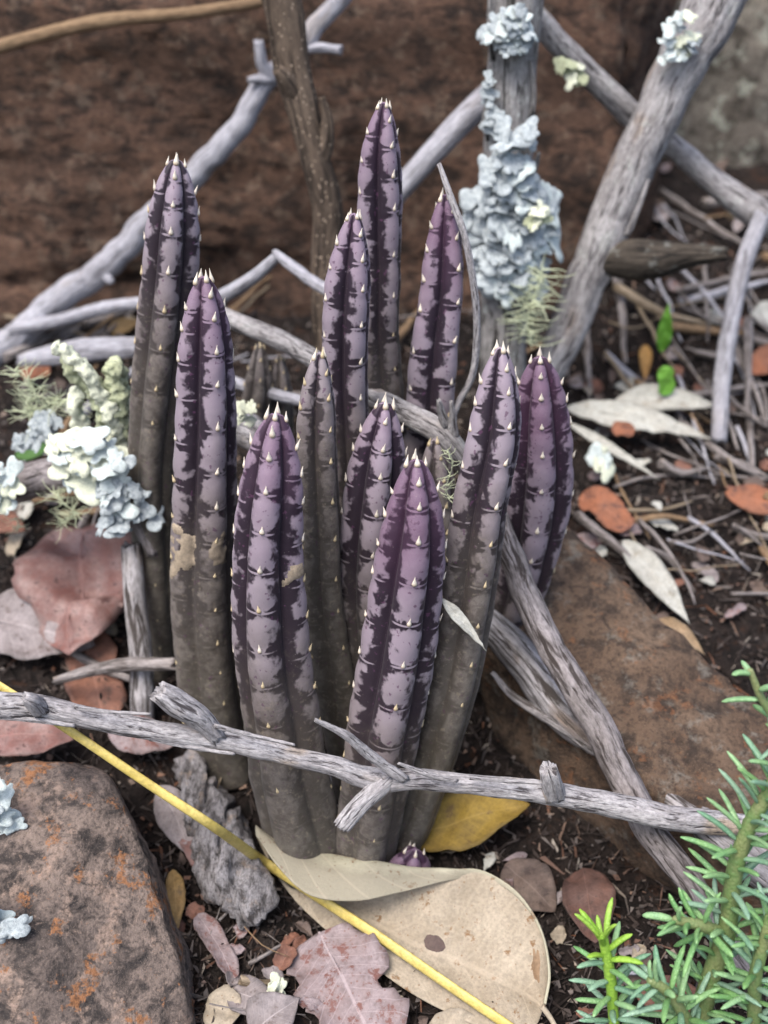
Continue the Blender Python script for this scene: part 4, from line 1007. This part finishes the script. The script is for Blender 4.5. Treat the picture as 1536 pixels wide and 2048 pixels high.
def hairs(name, label, cat, lines, mat, rad=0.02, nside=5, seed=0, lump=0.0):
    """many thin filaments joined into one tuft. lines: arrays of 3-D points (cm)."""
    VV, FF, k = [], [], 0
    rng = np.random.default_rng(seed)
    for ln in lines:
        D = catmull(ln, 10); n = len(D)
        T, N, B = frames(D)
        r = rad * np.linspace(1.0, 0.35, n) * rng.uniform(0.7, 1.3)
        if lump: r = r * (1 + lump * rng.uniform(-1, 1, n))
        th = np.linspace(0, 2 * math.pi, nside, endpoint=False)
        V = D[:, None] + N[:, None] * (r[:, None] * np.cos(th))[..., None] + B[:, None] * (r[:, None] * np.sin(th))[..., None]
        VV.append(V.reshape(-1, 3)); FF += [[q + k for q in f] for f in grid_faces(n, nside, True)]; k += n * nside
    o = obj(name, np.vstack(VV), FF, mat)
    return props(o, label, cat)
def usnea(label, path, y, n, length, seed, rad=0.022, main=0.05):
    rng = np.random.default_rng(seed)
    pts = np.array([at_y(u, v, y) for u, v in path]); D = catmull(pts, 40)
    kx = cmpx(pts[0]); lines = [D[::4]]
    for k in range(n):
        i = rng.integers(0, 40); p = D[i]
        a = rng.uniform(0, 2 * math.pi)
        dirv = np.array([math.cos(a), 0.5 * math.sin(a), rng.uniform(-0.5, 0.6)]); dirv /= np.linalg.norm(dirv)
        L = rng.uniform(0.4, 1.0) * length * kx
        q = [p]; d = dirv
        for _ in range(4):
            d = d + rng.normal(0, 0.28, 3) + np.array([0, 0, 0.06]); d /= np.linalg.norm(d); q.append(q[-1] + d * L / 4)
        lines.append(np.array(q))
    return hairs('beard_lichen', label, 'lichen', lines, M_usnea, rad, 5, seed)
usnea('yellow green beard lichen hanging below the large leafy lichen', [(1085, 540), (1070, 590), (1055, 640), (1065, 700)], 11.0, 100, 74, 1, 0.021)
usnea('wispy yellowish beard lichen above the mossy twig', [(30, 740), (70, 780), (60, 830), (120, 800), (160, 830)], 6.8, 150, 70, 2, 0.016)
usnea('wispy beard lichen hanging under the mossy twig', [(105, 985), (130, 1010), (150, 1030), (120, 1050)], 4.9, 70, 60, 3, 0.013)
usnea('fine pale lichen threads caught at the leaning stem', [(895, 900), (905, 930), (890, 985), (912, 1000)], 1.9, 40, 34, 4, 0.010)
usnea('tiny lichen threads on the twig beside the red leaf', [(30, 1035), (40, 1050), (36, 1060)], 5.2, 18, 34, 5, 0.012)
# crusty green lichen with thick knobbly arms
def crusty():
    rng = np.random.default_rng(3)
    arms = [[(240, 900), (215, 820), (170, 740), (110, 690)], [(240, 880), (235, 800), (225, 730)], [(215, 860), (200, 790), (175, 750)], [(235, 930), (250, 860), (245, 800)], [(180, 770), (150, 745), (130, 700)], [(220, 840), (240, 770), (232, 720)], [(170, 860), (150, 810), (160, 770)], [(255, 920), (262, 840), (250, 780)]]
    r0 = empty('crusty_lichen', at_y(235, 930, 5.0)); props(r0, 'pale green crusty lichen with knobbly arms beside the tall thin stem', 'lichen')
    for k, a in enumerate(arms):
        pts = []
        for i, (u, v) in enumerate(a):
            p = at_y(u, v, 5.2 + 0.12 * k - 0.1 * i); pts.append([*p, (0.24, 0.21, 0.18, 0.13)[i] * (1 if len(a) == 4 else 1.05)])
        D, s = resample(np.array(pts), 0.07)
        V, f, at = tube_mesh(D[:, :3], D[:, 3], 20, 300 + k, 0.0, 0.30, ends=('round', 'round'))
        c = D[:, :3].mean(0)
        nrm = fbm(V * 6.0, k, 3, 0.8)
        ctr = np.repeat(D[:, :3], 20, 0); dirv = np.zeros_like(V); dirv[:len(ctr)] = V[:len(ctr)] - ctr
        dirv /= np.linalg.norm(dirv, axis=1)[:, None] + 1e-6
        V = V + dirv * (0.22 * nrm)[:, None]
        obj('arm', V, f, M_lich_green if k % 3 else M_lich_pale, r0)
crusty()

# ------------------------------------------------------------------ green herbs
def needle_mesh(seed, mat):
    n, m = 9, 8
    V = []
    for i in range(n):
        t = i / (n - 1); r = 0.085 * (0.75 + 0.35 * math.sin(math.pi * t ** 0.8)) * (1.0 if 0 < i < n - 1 else 0.35)
        bend = 0.16 * t * t * (1 + 0.4 * (seed % 3))
        for j in range(m):
            a = 2 * math.pi * j / m
            g = 1.0 - (0.25 if abs(a - math.pi / 2) < 0.4 else 0)
            V.append((r * math.cos(a) + 0.03 * math.sin(3 * t + seed), bend + r * 0.75 * math.sin(a) * g, t))
    f = grid_faces(n, m, True); f.append(list(range(m))[::-1]); f.append([(n - 1) * m + j for j in range(m)])
    return mesh_data('leaf', np.array(V), f, mat)
NEED = [needle_mesh(k, M_green) for k in range(4)]
def herb(label, stems, seed, llen=(0.75, 1.15), spacing=0.17, mats=(M_green, M_green, M_green_b), smat=M_herbstem, apex=None, wide=1.0, tip=0.45):
    rng = random.Random(seed)
    base = at_y(stems[0][0][0], stems[0][0][1], stems[0][0][2])
    o = empty('green_herb', base); props(o, label, 'herb')
    for si, st in enumerate(stems):
        pts = np.array([[*at_y(u, v, y), 0.5 * w * cmpx(at_y(u, v, y))] for u, v, y, w in st])
        D, s = resample(pts, 0.08)
        V, f, at = tube_mesh(D[:, :3], D[:, 3], 10, seed + si, 0.03, 0.06, ends=('round', 'round'))
        obj('stem', V, f, smat, o, {'bark': at})
        T, N, B = frames(D[:, :3])
        L = s[-1]; q = 0.25; a = rng.uniform(0, 6.28)
        while q < L + 0.05:
            i = min(len(s) - 1, int(np.searchsorted(s, q)))
            a += 2.4 + rng.uniform(-0.4, 0.4)
            out = N[i] * math.cos(a) + B[i] * math.sin(a)
            near_tip = max(0.0, 1 - (L - q) / 0.8)
            dirv = out * (1.0 - 0.55 * near_tip) + T[i] * rng.uniform(0.35, 0.9) * (1 + near_tip)
            ln = rng.uniform(*llen) * (1 - tip * near_tip)
            wd = rng.uniform(0.85, 1.1) * wide
            mt = rng.choice(mats)
            if apex is not None and near_tip > 0.15: mt = apex
            piece('leaf', rng.choice(NEED), o, D[i, :3] + out * D[i, 3] * 0.6, dirv, np.cross(out, T[i]), (wd, wd, ln), mt)
            q += spacing * rng.uniform(0.7, 1.3)
    return o
herb('large grey green herb with short needle leaves beside the brown rock',
     [[(1385, 2090, -6.6, 44), (1420, 1960, -6.3, 40), (1452, 1870, -6.1, 40), (1470, 1740, -5.9, 34), (1500, 1650, -5.8, 32), (1545, 1570, -5.7, 28), (1580, 1480, -5.6, 24)],
      [(1452, 1870, -6.1, 30), (1400, 1850, -6.3, 24), (1350, 1840, -6.4, 18)],
      [(1510, 2070, -6.9, 30), (1510, 1960, -6.8, 28), (1530, 1880, -6.7, 24), (1540, 1830, -6.6, 20)],
      [(1400, 2080, -6.9, 26), (1340, 1990, -6.9, 22), (1300, 1960, -6.9, 18)]], 4, spacing=0.075, wide=0.78)
herb('upper shoot of grey green herb reaching up past the rock edge', [[(1590, 1500, -5.2, 20), (1550, 1440, -5.1, 18), (1520, 1390, -5.05, 16), (1500, 1340, -5.0, 12)]], 9, (0.55, 0.8), 0.2, wide=0.8)
herb('small herb shoot with a bright yellow green tip', [[(1232, 2090, -6.6, 24), (1226, 2020, -6.5, 22), (1220, 1950, -6.4, 24), (1206, 1875, -6.3, 20)]], 12, (0.6, 0.95), 0.085, mats=(M_green, M_green_b), smat=M_bright, apex=M_bright, wide=0.8, tip=0.1)

# ------------------------------------------------------------------ scattered litter
def scatter():
    rng = random.Random(77)
    nr = np.random.default_rng(77)
    mats = [M_leaf_brown, M_leaf_grey, M_leaf_mauve, M_leaf_rust, M_leaf_tan, M_leaf_brown, M_leaf_pale]
    def ok(u, v):
        if v > 1560 and u < 330: return False
        if inside([(940, 1200), (1120, 1010), (1560, 1460), (1560, 1900), (1150, 1800), (940, 1450)], u, v): return False
        if inside([(490, 1640), (700, 1690), (900, 1720), (1060, 1770), (1120, 1920), (1120, 2080), (940, 2080), (640, 1900), (540, 1770)], u, v): return False
        return True
    n = 0
    tone_ = ['dark brown', 'grey', 'mauve', 'rust', 'tan', 'dusky brown', 'pale']
    zones = [((1130, 1560), (330, 1260), 70, 'on the slope beyond the brown rock'), ((0, 330), (640, 1330), 26, 'around the pale lichens'), ((330, 1300), (1640, 2060), 90, 'around the big tan leaf'), ((400, 1000), (600, 1250), 14, 'in the shade among the purple stems')]
    for (u0, u1), (v0, v1), cnt, where in zones:
        for _ in range(cnt):
            u, v = rng.uniform(u0, u1), rng.uniform(v0, v1)
            if not ok(u, v): continue
            a = rng.uniform(0, 6.28); L = rng.uniform(30, 75) * (0.7 if v < 1000 else 1.0)
            b = (u + L * math.cos(a), v + 0.7 * L * math.sin(a), rng.uniform(0.1, 0.5))
            mi = rng.randrange(len(mats)); mt = mats[mi]; sh_ = rng.choice(['oval', 'lance', 'plate']); shp = {'oval': 'oval', 'lance': 'narrow', 'plate': 'broken'}[sh_]
            leaf('litter_leaf', 'small %s %s leaf scrap %s' % (shp, tone_[mi], where), 'leaf', (u, v, rng.uniform(0.05, 0.35)), b, rng.uniform(18, 42), mt,
                 sh_, rng.uniform(-25, 25), rng.uniform(0.1, 0.5), 0.08, rng.uniform(-0.6, 0.6), 1000 + n, '%s %s leaf scraps %s' % (shp, tone_[mi], where), rng.choice([0, 0.4]))
            n += 1
    tz = [((1130, 1560), (380, 1250), 110, 'on the slope beyond the brown rock'), ((0, 420), (600, 760), 26, 'at the foot of the rock face'), ((0, 330), (760, 1350), 18, 'around the pale lichens'), ((330, 1350), (1600, 2060), 60, 'around the big tan leaf'), ((420, 980), (560, 900), 18, 'behind the purple stems')]
    wm = [(M_litter_twig, 'greyish brown'), (M_litter_twig, 'greyish brown'), (M_smooth, 'pale grey'), (M_litter_twig, 'greyish brown'), (M_tan, 'tan'), (M_drystraw_b, 'straw coloured')]
    for (u0, u1), (v0, v1), cnt, where in tz:
        for _ in range(cnt):
            u, v = rng.uniform(u0, u1), rng.uniform(v0, v1)
            if not ok(u, v): continue
            a = rng.uniform(-1.0, 1.0) + (0.6 if u > 1100 else -0.3); L = rng.uniform(80, 230)
            if not all(ok(u + L * k_ * math.cos(a), v + L * k_ * math.sin(a)) for k_ in (0.25, 0.5, 0.75, 1.0, 1.15)): continue
            p = [on_ground(u, v, rng.uniform(0.05, 0.9)), on_ground(u + L * 0.5 * math.cos(a), v + L * 0.5 * math.sin(a) + rng.uniform(-14, 14), rng.uniform(0.2, 0.8)), on_ground(u + L * math.cos(a), v + L * math.sin(a) + rng.uniform(-25, 25), rng.uniform(0.05, 0.8))]
            if np.linalg.norm(p[0] - p[2]) > 11: continue
            w = rng.choice([3, 4, 5, 6, 8, 10, 15, 20]) * 0.5; tm, tn = rng.choice(wm)
            pts = [[*q, w * f_ * cmpx(q)] for q, f_ in zip(p, (1.0, 0.85, 0.45))]
            o = stick('litter_twig', None, tm, seed=2000 + n, nseg=8, step=0.25, fib=0.05, lump=0.1, wob=0.12, pts=pts)
            sz = 'hair thin' if w < 2.2 else 'thin' if w < 4 else 'stout'; ln = 'short' if L < 130 else 'long'
            props(o, '%s %s %s twig lying loose %s' % (ln, sz, tn, where), 'twig', '%s %s %s twigs %s' % (ln, sz, tn, where))
            n += 1
    # crumbs: countless tiny flakes
    VV, FF = [], []
    k = 0
    for _ in range(20000):
        u = rng.uniform(-150, 1690); v = rng.uniform(430, 2120)
        d = ray(u, v); 
        den = -(d[2] - 0.37 * d[1]); t = (CAM[2] - 0.37 * CAM[1]) / den if den > 1e-3 else 1e9
        if t > 75: continue
        p = CAM + d * t; x, y = p[0] + rng.uniform(-1, 1), p[1] + rng.uniform(-1, 1)
        z = float(0)
        VV.append((x, y)); k += 1
    XY = np.array(VV); Z = ground_z(XY[:, 0], XY[:, 1])
    n_ = len(XY); V = np.zeros((n_, 8, 3))
    thin = nr.random(n_) < 0.5
    L = np.where(thin, nr.uniform(0.15, 0.75, n_), nr.uniform(0.04, 0.24, n_)); wd = np.where(thin, nr.uniform(0.015, 0.05, n_), L * nr.uniform(0.3, 0.9, n_)); th = 0.015 + 0.02 * nr.random(n_)
    an = nr.uniform(0, 6.28, n_); tl = nr.normal(0, 0.5, n_)
    ax = np.stack([np.cos(an) * np.cos(tl), np.sin(an) * np.cos(tl), np.sin(tl) + 0.3 * np.sin(an)], -1); ax /= np.linalg.norm(ax, axis=1)[:, None]
    sd = np.cross(ax, np.array([0, -0.3, 1.0])[None] + nr.normal(0, 0.4, (n_, 3))); sd /= np.linalg.norm(sd, axis=1)[:, None]
    nm = np.cross(ax, sd)
    c = np.stack([XY[:, 0], XY[:, 1], Z + 0.06 + 0.10 * nr.random(n_)], -1)
    jt = {(a, b): (nr.uniform(0.15, 0.6, n_), nr.uniform(0.1, 0.6, n_), nr.uniform(-0.12, 0.12, n_)) for a in (-1, 1) for b in (-1, 1)}
    idx = 0
    for a in (-1, 1):
        for b in (-1, 1):
            for e in (-1, 1):
                V[:, idx] = c + ax * (a * L * jt[(a, b)][0])[:, None] + sd * (b * wd * jt[(a, b)][1])[:, None] + nm * (e * th * 0.5 + L * jt[(a, b)][2])[:, None]; idx += 1
    q = np.array([[0, 1, 3, 2], [4, 6, 7, 5], [0, 4, 5, 1], [2, 3, 7, 6], [0, 2, 6, 4], [1, 5, 7, 3]])
    FF = (q[None] + (np.arange(n_) * 8)[:, None, None]).reshape(-1, 4).tolist()
    tone = np.repeat(nr.random(n_) ** np.where(XY[:, 1] > 5, 0.6, 1.0), 8)   # the drier litter up the slope is paler
    m = Mat('litter_crumbs', 0.9, 0.15)
    cc = m.ramp(m.attr('tone'), [(0.0, (0.014, 0.010, 0.009)), (0.4, (0.030, 0.022, 0.019)), (0.65, (0.065, 0.052, 0.047)), (0.84, (0.15, 0.13, 0.12)), (0.9, (0.15, 0.065, 0.035)), (1.0, (0.30, 0.27, 0.23))])
    cc = m.mix(m.mr(m.noise(12.0, 3), 0.35, 0.7, 0.0, 0.5), cc, (0.05, 0.04, 0.035))
    o = obj('litter', V.reshape(-1, 3), FF, m.color(cc), None, {'tone': tone}, smooth=False)
    props(o, 'fine crumbs of dead leaf and bark covering the soil', 'litter', None, 'stuff')
M_drystraw_b = wood('dry_straw_twig', (0.32, 0.26, 0.19), (0.25, 0.20, 0.14), (0.12, 0.09, 0.06), fscale=6.0)
scatter()

for o in bpy.data.objects:
    if '_o' in o: del o['_o']
